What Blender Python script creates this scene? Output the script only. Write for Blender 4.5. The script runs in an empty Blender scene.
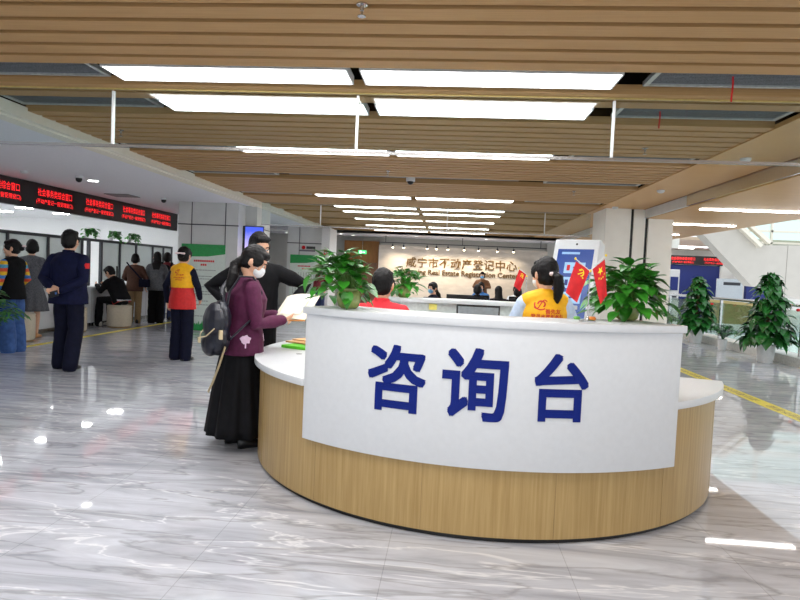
import bpy, bmesh, math, random
from mathutils import Vector, Matrix, noise
from mathutils.bvhtree import BVHTree
R = math.radians
PI = math.pi
scene = bpy.context.scene
col = scene.collection

# ---------------------------------------------------------------- camera, world, exposure
CAM_LOC = Vector((0, 0, 1.42))
_yaw, _pitch, _roll = R(4.6), R(2.58), R(2.5)
_fw = Vector((-math.sin(_yaw)*math.cos(_pitch), math.cos(_yaw)*math.cos(_pitch), -math.sin(_pitch)))
_r0 = Vector((math.cos(_yaw), math.sin(_yaw), 0)); _u0 = _r0.cross(_fw)
_rt = math.cos(_roll)*_r0 + math.sin(_roll)*_u0
_up = -math.sin(_roll)*_r0 + math.cos(_roll)*_u0
cam_data = bpy.data.cameras.new('camera'); cam = bpy.data.objects.new('camera', cam_data); col.objects.link(cam)
_m = Matrix((( _rt.x, _up.x, -_fw.x, CAM_LOC.x), (_rt.y, _up.y, -_fw.y, CAM_LOC.y), (_rt.z, _up.z, -_fw.z, CAM_LOC.z), (0,0,0,1)))
cam.matrix_world = _m
cam_data.sensor_fit = 'HORIZONTAL'; cam_data.sensor_width = 36; cam_data.lens = 601*36/800; cam_data.clip_start = .05; cam_data.clip_end = 200
scene.camera = cam

world = bpy.data.worlds.new('world'); scene.world = world; world.use_nodes = True
_bg = world.node_tree.nodes['Background']; _bg.inputs[0].default_value = (.90, .95, 1, 1); _bg.inputs[1].default_value = 0.85
scene.view_settings.view_transform = 'Standard'; scene.view_settings.look = 'None'; scene.view_settings.gamma = 1
scene.view_settings.use_curve_mapping = False; scene.view_settings.exposure = 0.82
PANEL_E, DOWN_E, BAR_E, SPOT_W = 8.0, 9.0, 9.0, 9.0
scene.cycles.use_denoising = True
scene.cycles.sample_clamp_indirect = 6
scene.cycles.max_bounces = 8; scene.cycles.diffuse_bounces = 4; scene.cycles.transparent_max_bounces = 16

def area_light(name, loc, rot, sx, sy, w, colr=(1,1,1)):
    d = bpy.data.lights.new(name, 'AREA'); d.shape = 'RECTANGLE'; d.size = sx; d.size_y = sy; d.energy = w; d.color = colr
    o = bpy.data.objects.new(name, d); o.location = loc; o.rotation_euler = rot; col.objects.link(o); return o

# unseen panel-sized fill lamps, added over and behind the viewer to brighten the foreground
for _y in (2.3, 1.4, -.6, -2.0, -3.6):
    for _x in (-1.675, .205): area_light('unseen_fill_lamp', (_x, _y, 2.79), (0, 0, 0), 1.77, .31, 10)
# ---------------------------------------------------------------- materials
MATS = {}
def s2l(c): return tuple(((x/255)/12.92 if x/255 <= .04045 else ((x/255+.055)/1.055)**2.4) for x in c)
def mat(name, rgb, rough=.5, metal=0, var=.06, scale=30, emit=0, spec=.5, bump=0, trans=0, sub=None, stretch=None):
    """plain surface with a little procedural variation; rgb in sRGB 0-255"""
    if name in MATS: return MATS[name]
    m = bpy.data.materials.new(name); m.use_nodes = True; nt = m.node_tree; b = nt.nodes['Principled BSDF']
    c = s2l(rgb); tc = nt.nodes.new('ShaderNodeTexCoord'); mp = nt.nodes.new('ShaderNodeMapping'); nz = nt.nodes.new('ShaderNodeTexNoise')
    nt.links.new(tc.outputs['Object'], mp.inputs[0]); nt.links.new(mp.outputs[0], nz.inputs['Vector'])
    if stretch: mp.inputs['Scale'].default_value = stretch
    nz.inputs['Scale'].default_value = scale; nz.inputs['Detail'].default_value = 4
    rp = nt.nodes.new('ShaderNodeValToRGB'); nt.links.new(nz.outputs[0], rp.inputs[0])
    lo = tuple(max(0, x*(1-var*2)) for x in c); hi = tuple(min(1, x*(1+var*2)) for x in c)
    rp.color_ramp.elements[0].position = .3; rp.color_ramp.elements[1].position = .7
    rp.color_ramp.elements[0].color = (*lo, 1); rp.color_ramp.elements[1].color = (*hi, 1)
    nt.links.new(rp.outputs[0], b.inputs['Base Color'])
    b.inputs['Roughness'].default_value = rough; b.inputs['Metallic'].default_value = metal; b.inputs['Specular IOR Level'].default_value = spec
    b.inputs['Transmission Weight'].default_value = trans
    if emit:
        b.inputs['Emission Strength'].default_value = emit; b.inputs['Emission Color'].default_value = (*c, 1)
    if bump:
        bp = nt.nodes.new('ShaderNodeBump'); bp.inputs['Strength'].default_value = bump; bp.inputs['Distance'].default_value = .01
        nt.links.new(nz.outputs[0], bp.inputs['Height']); nt.links.new(bp.outputs[0], b.inputs['Normal'])
    MATS[name] = m; return m

def glass_mat(name, tint=(.93, .97, .96), gloss=.08):
    m = bpy.data.materials.new(name); m.use_nodes = True; nt = m.node_tree; nt.nodes.remove(nt.nodes['Principled BSDF'])
    out = nt.nodes['Material Output']; tr = nt.nodes.new('ShaderNodeBsdfTransparent'); gl = nt.nodes.new('ShaderNodeBsdfGlossy')
    mx = nt.nodes.new('ShaderNodeMixShader'); lw = nt.nodes.new('ShaderNodeLayerWeight'); ma = nt.nodes.new('ShaderNodeMath')
    tr.inputs[0].default_value = (*tint, 1); gl.inputs['Roughness'].default_value = .02; lw.inputs[0].default_value = .12
    ma.operation = 'MULTIPLY_ADD'; ma.inputs[1].default_value = .6; ma.inputs[2].default_value = gloss
    nt.links.new(lw.outputs['Fresnel'], ma.inputs[0]); nt.links.new(ma.outputs[0], mx.inputs[0])
    nt.links.new(tr.outputs[0], mx.inputs[1]); nt.links.new(gl.outputs[0], mx.inputs[2]); nt.links.new(mx.outputs[0], out.inputs[0])
    MATS[name] = m; return m

def frosted_mat(name, rgb, alpha):
    m = mat(name, rgb, .3, var=.02); nt = m.node_tree; b = nt.nodes['Principled BSDF']; b.inputs['Alpha'].default_value = alpha; return m

def marble(name):
    m = bpy.data.materials.new(name); m.use_nodes = True; nt = m.node_tree; b = nt.nodes['Principled BSDF']; N = nt.nodes.new; L = nt.links.new
    tc = N('ShaderNodeTexCoord'); mp = N('ShaderNodeMapping'); mp.inputs['Rotation'].default_value = (0, 0, R(-64)); mp.inputs['Scale'].default_value = (.8, 4.2, 1)
    L(tc.outputs['Object'], mp.inputs[0])
    n1 = N('ShaderNodeTexNoise'); n1.inputs['Scale'].default_value = 1.5; n1.inputs['Detail'].default_value = 9; n1.inputs['Roughness'].default_value = .62; n1.inputs['Distortion'].default_value = .7
    L(mp.outputs[0], n1.inputs['Vector'])
    r1 = N('ShaderNodeValToRGB'); L(n1.outputs[0], r1.inputs[0]); e = r1.color_ramp.elements
    e[0].position = .30; e[0].color = (*s2l((168, 171, 181)), 1); e[1].position = .70; e[1].color = (*s2l((222, 226, 234)), 1)
    x = e.new(.5); x.color = (*s2l((200, 203, 212)), 1)
    # white veins
    n2 = N('ShaderNodeTexNoise'); n2.inputs['Scale'].default_value = 1.0; n2.inputs['Detail'].default_value = 6; n2.inputs['Distortion'].default_value = .5; n2.inputs['Roughness'].default_value = .55
    mp2 = N('ShaderNodeMapping'); mp2.inputs['Rotation'].default_value = (0, 0, R(-68)); mp2.inputs['Scale'].default_value = (.5, 2.9, 1); mp2.inputs['Location'].default_value = (3.1, 1.7, 0)
    L(tc.outputs['Object'], mp2.inputs[0]); L(mp2.outputs[0], n2.inputs['Vector'])
    r2 = N('ShaderNodeValToRGB'); L(n2.outputs[0], r2.inputs[0]); e = r2.color_ramp.elements
    e[0].position = .488; e[0].color = (0, 0, 0, 1); e[1].position = .512; e[1].color = (0, 0, 0, 1); x = e.new(.5); x.color = (.75, .75, .75, 1)
    mx = N('ShaderNodeMix'); mx.data_type = 'RGBA'; L(r2.outputs[0], mx.inputs[0]); L(r1.outputs[0], mx.inputs[6]); mx.inputs[7].default_value = (*s2l((246, 247, 250)), 1)
    # dark veins
    n3 = N('ShaderNodeTexNoise'); n3.inputs['Scale'].default_value = 1.3; n3.inputs['Detail'].default_value = 7; n3.inputs['Distortion'].default_value = .45
    mp3 = N('ShaderNodeMapping'); mp3.inputs['Rotation'].default_value = (0, 0, R(-60)); mp3.inputs['Scale'].default_value = (.5, 3.2, 1); mp3.inputs['Location'].default_value = (7.7, 4.2, 0)
    L(tc.outputs['Object'], mp3.inputs[0]); L(mp3.outputs[0], n3.inputs['Vector'])
    r3 = N('ShaderNodeValToRGB'); L(n3.outputs[0], r3.inputs[0]); e = r3.color_ramp.elements
    e[0].position = .478; e[0].color = (0, 0, 0, 1); e[1].position = .522; e[1].color = (0, 0, 0, 1); x = e.new(.5); x.color = (.6, .6, .6, 1)
    mx2 = N('ShaderNodeMix'); mx2.data_type = 'RGBA'; L(r3.outputs[0], mx2.inputs[0]); L(mx.outputs[2], mx2.inputs[6]); mx2.inputs[7].default_value = (*s2l((146, 146, 152)), 1)
    # tile joints
    br = N('ShaderNodeTexBrick'); br.offset = 0; br.inputs['Scale'].default_value = 1; br.inputs['Mortar Size'].default_value = .002; br.inputs['Brick Width'].default_value = .9; br.inputs['Row Height'].default_value = .9
    br.inputs['Color1'].default_value = (1, 1, 1, 1); br.inputs['Color2'].default_value = (.97, .97, .97, 1); br.inputs['Mortar'].default_value = (.72, .72, .72, 1)
    mp4 = N('ShaderNodeMapping'); mp4.inputs['Location'].default_value = (.25, .2, 0); L(tc.outputs['Object'], mp4.inputs[0]); L(mp4.outputs[0], br.inputs['Vector'])
    mx3 = N('ShaderNodeMix'); mx3.data_type = 'RGBA'; mx3.blend_type = 'MULTIPLY'; mx3.inputs[0].default_value = 1; L(mx2.outputs[2], mx3.inputs[6]); L(br.outputs[0], mx3.inputs[7])
    L(mx3.outputs[2], b.inputs['Base Color'])
    b.inputs['Roughness'].default_value = .03; b.inputs['Specular IOR Level'].default_value = .55
    MATS[name] = m; return m

def wood(name, rgb, rgb2, stretch, scale=3, rough=.35, fine=60):
    m = bpy.data.materials.new(name); m.use_nodes = True; nt = m.node_tree; b = nt.nodes['Principled BSDF']; N = nt.nodes.new; L = nt.links.new
    tc = N('ShaderNodeTexCoord'); mp = N('ShaderNodeMapping'); mp.inputs['Scale'].default_value = stretch; L(tc.outputs['Object'], mp.inputs[0])
    n = N('ShaderNodeTexNoise'); n.inputs['Scale'].default_value = scale; n.inputs['Detail'].default_value = 8; n.inputs['Roughness'].default_value = .6; L(mp.outputs[0], n.inputs['Vector'])
    r = N('ShaderNodeValToRGB'); L(n.outputs[0], r.inputs[0]); e = r.color_ramp.elements
    e[0].position = .3; e[1].position = .72; e[0].color = (*s2l(rgb2), 1); e[1].color = (*s2l(rgb), 1)
    L(r.outputs[0], b.inputs['Base Color']); b.inputs['Roughness'].default_value = rough; b.inputs['Specular IOR Level'].default_value = .25
    MATS[name] = m; return m

FLOOR = marble('polished_grey_marble')
WOODC = wood('ceiling_wood', (190, 152, 104), (174, 136, 88), (.6, 30, 30), 3, .5)
WOODR = wood('smooth_ceiling_wood', (206, 160, 100), (192, 146, 86), (.6, 16, 16), 3, .35)
WOODD = wood('desk_wood', (190, 162, 112), (164, 135, 86), (26, 26, .8), 2.2, .32)
BROWNW = wood('brown_wall_wood', (150, 102, 60), (128, 84, 46), (3, 3, .5), 3, .4)
WHITE = mat('white_solid_surface', (215, 218, 221), .3, var=.01)
WHITEP = mat('white_paint', (225, 226, 226), .55, var=.015)
CREAM = mat('cream_cladding', (238, 236, 228), .4, var=.015, scale=4)
GREYP = mat('grey_column_panel', (208, 210, 208), .35, var=.02, scale=5)
GREYW = mat('grey_wall_paint', (190, 188, 182), .6, var=.02, scale=4)
SOFFIT = mat('soffit_paint', (236, 235, 240), .6, var=.01)
TRIMW = mat('warm_white_trim', (236, 230, 214), .5, var=.01)
DARK = mat('dark_void', (18, 11, 6), .9, spec=.05)
BLACK = mat('black_plastic', (18, 18, 20), .35)
DGREY = mat('dark_grey_aluminium', (62, 64, 70), .4, metal=.3)
STEEL = mat('brushed_steel', (190, 190, 190), .25, metal=1, stretch=(1, 1, 30))
MIRROR = mat('mirror_fascia', (205, 210, 205), .06, metal=1, var=.02)
LEDB = mat('led_board_black', (24, 12, 14), .35)
LEDR = mat('led_red_text', (255, 36, 40), .5, emit=.9, var=0)
PANEL = mat('lit_light_panel', (255, 255, 255), .5, emit=PANEL_E, var=0)
BARL = mat('lit_light_bar', (255, 255, 255), .5, emit=BAR_E, var=0)
DOWNL = mat('lit_downlight', (255, 255, 250), .5, emit=DOWN_E, var=0)
OFFL = mat('lit_office_light', (255, 255, 252), .5, emit=34, var=0)
WARML = mat('lit_warm_lamp', (255, 236, 200), .5, emit=DOWN_E, var=0)
VENTM = mat('vent_mesh_grey', (120, 124, 128), .5, metal=.2, var=.12, scale=90)
VENTF = mat('vent_frame_aluminium', (188, 194, 192), .35, metal=.4)
SMOKEG = glass_mat('smoke_barrier_glass', (.90, .95, .95), .05)
BALG = glass_mat('balustrade_glass', (.82, .92, .88), .06)
WINDG = glass_mat('counter_glass', (.86, .9, .9), .1)
YTAPE = mat('yellow_floor_tape', (236, 218, 30), .35, var=.05)
YTXT = mat('tape_print', (150, 132, 30), .4)
BLUEL = mat('blue_lettering', (8, 32, 118), .4, spec=.2, var=.02)
RED = mat('red_cloth', (212, 28, 34), .7, var=.05)
GOLD = mat('flag_yellow', (250, 214, 40), .6)
BRONZE = mat('bronze_lettering', (120, 92, 52), .35, metal=.6)
STONE = mat('pale_stone_wall', (206, 196, 184), .45, var=.05, scale=3, stretch=(1, 1, 2.5))
NAVYB = mat('deep_blue_panel', (24, 42, 120), .5)
SKIN = mat('skin', (222, 172, 142), .5, var=.03)
HAIR = mat('black_hair', (14, 12, 13), .5, var=.25, scale=60, stretch=(3, 3, .4), bump=.15, spec=.25)
LEAF = mat('pothos_leaf', (54, 134, 38), .32, var=.28, scale=9)
LEAFD = mat('dark_pothos_leaf', (40, 104, 44), .3, var=.3, scale=7)
STEM = mat('green_stem', (90, 130, 56), .5)

# ---------------------------------------------------------------- mesh building
class MB:
    def __init__(s): s.v = []; s.f = []; s.mi = []
    def add(s, vs, fs, m=0, fn=None):
        o = len(s.v)
        s.v += [tuple(fn(Vector(p))) if fn else tuple(p) for p in vs]
        s.f += [tuple(i+o for i in f) for f in fs]; s.mi += [m]*len(fs); return s
    def box(s, x0, x1, y0, y1, z0, z1, m=0, fn=None):
        return s.add([(x0,y0,z0),(x1,y0,z0),(x1,y1,z0),(x0,y1,z0),(x0,y0,z1),(x1,y0,z1),(x1,y1,z1),(x0,y1,z1)],
                     [(0,3,2,1),(4,5,6,7),(0,1,5,4),(1,2,6,5),(2,3,7,6),(3,0,4,7)], m, fn)
    def quad(s, a, b, c, d, m=0): return s.add([a,b,c,d], [(0,1,2,3)], m)
    def lathe(s, prof, c=(0,0,0), n=24, m=0, fn=None, caps=True):
        vs = []; fs = []
        for r, z in prof:
            for i in range(n): a = 2*PI*i/n; vs.append((c[0]+r*math.cos(a), c[1]+r*math.sin(a), c[2]+z))
        for k in range(len(prof)-1):
            for i in range(n): j = (i+1) % n; fs.append((k*n+i, k*n+j, (k+1)*n+j, (k+1)*n+i))
        if caps: fs.append(tuple(range(n))[::-1]); fs.append(tuple((len(prof)-1)*n+i for i in range(n)))
        return s.add(vs, fs, m, fn)
    def prism(s, poly, y0, y1, m=0, fn=None):
        """polygon in XZ, extruded along Y"""
        n = len(poly); vs = [(x, y0, z) for x, z in poly] + [(x, y1, z) for x, z in poly]
        fs = [tuple(range(n)), tuple(range(2*n-1, n-1, -1))] + [(i, i+n, (i+1) % n + n, (i+1) % n) for i in range(n)]
        return s.add(vs, fs, m, fn)
    def arc(s, c, ri, ro, a0, a1, z0, z1, n=48, m=0, fro=None):
        """ring sector; angle in degrees clockwise from -Y"""
        vs = []; fs = []
        for i in range(n+1):
            d = a0+(a1-a0)*i/n; a = R(d); q = fro(d) if fro else ro
            for r, z in ((ri, z0), (q, z0), (q, z1), (ri, z1)): vs.append((c[0]+r*math.sin(a), c[1]-r*math.cos(a), z))
        for i in range(n):
            for k in range(4): fs.append((i*4+k, i*4+(k+1) % 4, i*4+4+(k+1) % 4, i*4+4+k))
        fs.append((0, 3, 2, 1)); fs.append((n*4, n*4+1, n*4+2, n*4+3))
        return s.add(vs, fs, m)
    def tube(s, pts, rad, n=10, m=0, side=None, cap=True):
        """tapered tube; rad: list of r or (r_side, r_other); rounded ends"""
        P = [Vector(p) for p in pts]; rr = [r if isinstance(r, tuple) else (r, r) for r in rad]
        if cap:
            t0 = (P[0]-P[1]).normalized(); t1 = (P[-1]-P[-2]).normalized(); a, b = rr[0], rr[-1]
            h0, h1 = min(a), min(b)
            P = [P[0]+t0*h0*.95, P[0]+t0*h0*.6] + P + [P[-1]+t1*h1*.6, P[-1]+t1*h1*.95]
            rr = [(a[0]*.3, a[1]*.3), (a[0]*.8, a[1]*.8)] + rr + [(b[0]*.8, b[1]*.8), (b[0]*.3, b[1]*.3)]
        vs = []; fs = []; prev = None
        for i, p in enumerate(P):
            t = (P[min(i+1, len(P)-1)]-P[max(i-1, 0)]).normalized()
            if side is not None: x = Vector(side)
            elif prev is not None: x = prev
            else: x = Vector((1,0,0)) if abs(t.x) < .8 else Vector((0,1,0))
            x = (x - t*x.dot(t)).normalized(); prev = x; y = t.cross(x)
            for k in range(n):
                a = 2*PI*k/n; vs.append(p + x*math.cos(a)*rr[i][0] + y*math.sin(a)*rr[i][1])
        for i in range(len(P)-1):
            for k in range(n): j = (k+1) % n; fs.append((i*n+k, i*n+j, (i+1)*n+j, (i+1)*n+k))
        fs.append(tuple(range(n))[::-1]); fs.append(tuple((len(P)-1)*n+k for k in range(n)))
        return s.add(vs, fs, m)
    def ell(s, c, r, rot=None, n=14, m=0):
        """ellipsoid"""
        vs = []; fs = []; k = n//2; M = rot or Matrix.Identity(3); c = Vector(c)
        vs.append(c+M@Vector((0,0,r[2])))
        for i in range(1, k):
            p = PI*i/k
            for j in range(n): a = 2*PI*j/n; vs.append(c+M@Vector((r[0]*math.sin(p)*math.cos(a), r[1]*math.sin(p)*math.sin(a), r[2]*math.cos(p))))
        vs.append(c+M@Vector((0,0,-r[2])))
        for j in range(n): fs.append((0, 1+j, 1+(j+1) % n)); e = 1+(k-2)*n; fs.append((len(vs)-1, e+(j+1) % n, e+j))
        for i in range(k-2):
            for j in range(n): a = 1+i*n+j; b = 1+i*n+(j+1) % n; fs.append((a, a+n, b+n, b))
        return s.add(vs, fs, m)
    def xform(s, fn): s.v = [tuple(fn(Vector(p))) for p in s.v]; return s
    def mesh(s, name):
        me = bpy.data.meshes.new(name); me.from_pydata(s.v, [], s.f); me.update(); return me
    def build(s, name, mats, parent=None, smooth=None, loc=None, bevel=0):
        if loc is not None: s.v = [(p[0]-loc[0], p[1]-loc[1], p[2]-loc[2]) for p in s.v]
        me = s.mesh(name); mats = mats if isinstance(mats, (list, tuple)) else [mats]
        for m in mats: me.materials.append(m)
        for p, i in zip(me.polygons, s.mi): p.material_index = i
        bm = bmesh.new(); bm.from_mesh(me); bmesh.ops.recalc_face_normals(bm, faces=bm.faces[:])
        if bevel: bmesh.ops.bevel(bm, geom=[e for e in bm.edges if len(e.link_faces) == 2 and e.calc_face_angle(0) > .6], offset=bevel, segments=2, affect='EDGES', profile=.5)
        bm.to_mesh(me); bm.free()
        if smooth is not None:
            for p in me.polygons: p.use_smooth = True
            if smooth: me.set_sharp_from_angle(angle=R(smooth))
        o = bpy.data.objects.new(name, me); col.objects.link(o)
        if loc is not None: o.location = loc
        if parent: o.parent = parent
        return o

def root(name, loc=(0,0,0), rz=0):
    o = bpy.data.objects.new(name, None); o.empty_display_size = .1; col.objects.link(o); o.location = loc; o.rotation_euler = (0, 0, rz); return o
def tag(o, label, cat, group=None, kind=None):
    o['label'] = label; o['category'] = cat
    if group: o['group'] = group
    if kind: o['kind'] = kind
    return o
def struct(o): o['kind'] = 'structure'; return o
def dup(o, loc=None, rz=None, label=None, parent=None):
    c = o.copy(); col.objects.link(c)
    if parent: c.parent = parent
    if loc is not None: c.location = loc
    if rz is not None: c.rotation_euler = (0, 0, rz)
    if label: c['label'] = label
    for ch in list(o.children): dup(ch, parent=c)
    return c

_tc = {}
def text_geo(s, size=1, extrude=0, bold=0, cuts=0, swell=0):
    """text as mesh data centred on its bounding box"""
    key = (s, size, extrude, bold, cuts, swell)
    if key in _tc: return _tc[key]
    cu = bpy.data.curves.new('t', 'FONT'); cu.body = s; cu.size = size; cu.extrude = extrude; cu.offset = bold; cu.resolution_u = 3
    ob = bpy.data.objects.new('t', cu); col.objects.link(ob); dg = bpy.context.evaluated_depsgraph_get()
    me = bpy.data.meshes.new_from_object(ob.evaluated_get(dg)); bpy.data.objects.remove(ob); bpy.data.curves.remove(cu)
    if cuts:
        bm = bmesh.new(); bm.from_mesh(me); xs = [v.co.x for v in bm.verts]; x = min(xs)
        while x < max(xs):
            x += cuts; bmesh.ops.bisect_plane(bm, geom=bm.verts[:]+bm.edges[:]+bm.faces[:], dist=1e-6, plane_co=(x,0,0), plane_no=(1,0,0))
        bm.to_mesh(me); bm.free()
    vs = [v.co.copy() for v in me.vertices]; fs = [tuple(p.vertices) for p in me.polygons]; bpy.data.meshes.remove(me)
    if swell:                                       # heavy weight: the strokes widened all round
        v0, f0 = vs, fs; vs, fs = [], []
        for i in range(9):
            d = Vector((swell*(i % 3-1), swell*(i//3-1), -.0008*i)); o = len(vs)
            vs += [v+d for v in v0]; fs += [tuple(q+o for q in f) for f in f0]
    x0, x1 = min(v.x for v in vs), max(v.x for v in vs); y0, y1 = min(v.y for v in vs), max(v.y for v in vs)
    c = Vector(((x0+x1)/2, (y0+y1)/2, 0)); vs = [v-c for v in vs]
    _tc[key] = (vs, fs, x1-x0, y1-y0); return _tc[key]
def add_text(mb, s, centre, right, up, width=None, height=None, extrude=.002, bold=0, m=0):
    """flat text put on a plane; width / height give its size"""
    vs, fs, w, h = text_geo(s, 1, 0, bold); sx = width/w if width else height/h; sy = height/h if height else sx
    c = Vector(centre); r = Vector(right).normalized(); u = Vector(up).normalized(); n = r.cross(u)
    mb.add([c + r*v.x*sx + u*v.y*sy + n*extrude for v in vs], fs, m)
# ================================================================ SETTING
struct(MB().box(-16.2, 7.0, -6, 23, -.15, 0).build('floor', FLOOR))
struct(MB().box(7.4, 16, 21, 30, -.15, 0).build('floor_far_hall', FLOOR))
# batten ceiling: slats run in X, interrupted by slots for lights and vents
SLOTS = [(-2.2,-1.8),(1.2,1.62),(4.14,4.56),(4.98,5.44),(6.86,7.26),(8.72,9.2),(10.98,11.42),(12.82,13.2),(13.88,14.3),(15.68,16.12),(17.75,18.2),(19.75,20.12)]
ZB, ZC = 2.80, 2.98
mb = MB(); y = -5.0
for a, b in SLOTS+[(20.44, 20.44)]:
    n = max(1, round((a-y)/.19)); w = (a-y)/n
    for i in range(n): mb.box(-4.08, 2.72, y+i*w+.026, y+(i+1)*w-.026, ZB, ZB+.07)
    y = b
struct(mb.build('ceiling_battens', WOODC))
struct(MB().box(-4.2, 3.7, -5, 20.45, ZC+.02, ZC+.08).box(-4.2, -4.1, -5, 20.45, 2.80, ZC+.02).box(3.62, 3.7, -5, 20.45, 2.71, ZC+.02).build('ceiling_void', DARK))
struct(MB().box(2.72, 3.57, -5, 20.3, 2.79, 2.83).build('ceiling_wood_strip', WOODR))
mb = MB(); mb.box(3.55, 3.6, -5, 9.55, 2.63, 2.80); mb.box(3.53, 3.6, -5, 20.3, 2.785, 2.80, 1); mb.box(3.55, 3.6, 9.55, 20.3, 2.63, 2.80, 2)
struct(mb.build('trim_mirror_fascia', [MIRROR, BROWNW, GREYP]))
struct(MB().box(3.6, 5.84, -5, 20.3, 2.62, 2.70).build('ceiling_right', WOODR))
mb = MB(); mb.box(-7.36, -4.14, -5, 20.3, 2.72, 2.80); mb.box(-4.14, -4.06, -5, 20.3, 2.72, 2.83, 1); mb.box(-4.3, -4.14, -5, 20.3, 2.705, 2.72, 1)
struct(mb.build('ceiling_soffit_left', [SOFFIT, TRIMW]))
struct(MB().box(-16.2, -7.36, -5, 20.3, 2.60, 2.80).build('ceiling_office', WHITEP))
mb = MB(); mb.box(-13, 5.84, 20.45, 23.4, 2.72, 2.80); mb.box(-13, 5.84, 20.45, 20.5, 2.70, 3.0, 1)
struct(mb.build('ceiling_back', [SOFFIT, GREYW]))
# walls
struct(MB().box(-13, -2.65, 22.5, 22.7, 0, 2.72).build('wall_back_left', GREYW))
struct(MB().box(3.47, 5.8, 22.2, 22.4, 0, 2.72).build('wall_back_right', GREYW))
struct(MB().box(-2.65, 3.47, 22.4, 22.6, 2.42, 2.72).build('wall_back_upper', GREYW))
struct(MB().box(-2.62, 3.47, 22.0, 22.35, 0, 2.42).build('wall_sign', STONE))
struct(MB().box(-3.95, -2.66, 22.2, 22.45, 0, 2.55).build('wall_brown', BROWNW))
struct(MB().box(-3.55, -2.72, 22.14, 22.2, 0, 1.75).build('door_1', mat('brown_door', (112, 78, 56), .4)))
struct(MB().box(-16.2, -16, -5, 22, 0, 2.8).build('wall_left_office', WHITEP))
mb = MB(); mb.box(-16, -7.75, 17.2, 17.4, 0, 2.72); mb.box(-7.75, -5.9, 17.2, 17.4, 0, 2.72)
struct(mb.build('wall_office_end', WHITEP))
# columns (clad, with dark joints)
mb = MB(); mb.box(-5.74, -4.45, 12.3, 13.7, 0, 2.72)
mb.box(-4.45, -4.2, 12.75, 13.7, 0, 2.72)
for x in (-5.45, -4.72): mb.box(x-.008, x+.008, 12.292, 12.31, 0, 2.72, 1)
mb.box(-5.75, -4.44, 12.29, 12.31, 2.24, 2.262, 1); mb.box(-4.46, -4.19, 12.74, 13.7, 2.24, 2.262, 1)
struct(mb.build('wall_column_near', [GREYP, DGREY]))
mb = MB(); mb.box(-5.09, -4.0, 18.5, 19.6, 0, 2.72); mb.box(-4.0, -3.75, 18.45, 19.6, 0, 2.72, 2)
mb.box(-4.72, -4.705, 18.49, 18.5, 0, 2.72, 1); mb.box(-5.1, -3.99, 18.485, 18.51, 2.2, 2.225, 1)
struct(mb.build('wall_column_far', [GREYP, DGREY, WHITEP]))
mb = MB(); mb.box(2.84, 3.30, 11.5, 12.5, 0, 2.80); mb.box(3.30, 3.36, 11.56, 12.5, 0, 2.79, 1); mb.box(3.36, 3.57, 11.53, 12.5, 0, 2.79)
mb.box(3.57, 3.62, 11.56, 12.5, 0, 2.63, 1); mb.box(3.62, 4.06, 11.5, 12.5, 0, 2.63)
struct(mb.build('wall_column_right', [CREAM, BLACK]))
# atrium edge: kerb, far slanted wall, far hall
struct(MB().box(6.45, 6.95, -3, 20.8, 0, .17).build('trim_kerb', mat('kerb_stone', (216, 216, 212), .3)))
mb = MB(); mb.prism([(6.6,3.35),(7.25,2.86),(8.65,1.48),(9.02,1.46),(9.98,1.16),(14.5,1.1),(14.5,2.85),(8.93,2.66),(8.32,3.12),(7.6,3.6)], 18.0, 18.5)
for x in (9.55, 10.9, 12.4): mb.box(x-.006, x+.006, 17.994, 18.01, 1.1, 2.7, 1)
struct(mb.build('wall_slanted_stair', [mat('slanted_cladding', (196, 191, 182), .5, var=.015, scale=4), mat('joint_grey', (150, 146, 138), .5)]))
mb = MB()
for a, b in (((8.05,3.5),(8.98,2.72)), ((7.75,3.5),(8.75,2.62))):
    d = Vector((b[0]-a[0], 0, b[1]-a[1])).normalized(); nn = Vector((-d.z, 0, d.x))*.05
    mb.prism([(a[0]-nn.x, a[1]-nn.z), (b[0]-nn.x, b[1]-nn.z), (b[0]+nn.x, b[1]+nn.z), (a[0]+nn.x, a[1]+nn.z)], 17.8, 18.0)
for z in (2.78, 3.12, 3.5): mb.box(8.6, 14.5, 18.6, 18.66, z-.03, z+.03)
for x in (9.4, 10.9, 12.4, 14): mb.box(x-.03, x+.03, 18.6, 18.66, 2.5, 4.4)
fr = struct(mb.build('window_1', TRIMW))
struct(MB().box(8.2, 14.5, 18.66, 18.68, 2.5, 4.4).build('window_1_glass', BALG, parent=fr))
mb = MB(); mb.box(7.2, 16, 27.0, 27.2, 0, 3.2); mb.box(7.2, 8.95, 26.2, 26.4, 0, 2.62); mb.box(11.2, 11.85, 26.0, 26.4, 0, 2.45)
struct(mb.build('wall_far_hall', CREAM))
struct(MB().box(9.0, 11.2, 26.1, 26.3, 0, 2.28).build('wall_far_blue', NAVYB))
struct(MB().box(7.2, 12, 20.9, 27, 2.95, 3.05).build('ceiling_far_hall', mat('far_ceiling_beige', (206, 182, 160), .5)))
struct(MB().box(5.84, 7.4, 20.3, 20.5, 2.62, 3.4).build('wall_fascia_atrium', CREAM))
struct(MB().box(7.4, 7.6, 20.6, 21, -1.5, .9).build('wall_far_parapet', CREAM))

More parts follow.
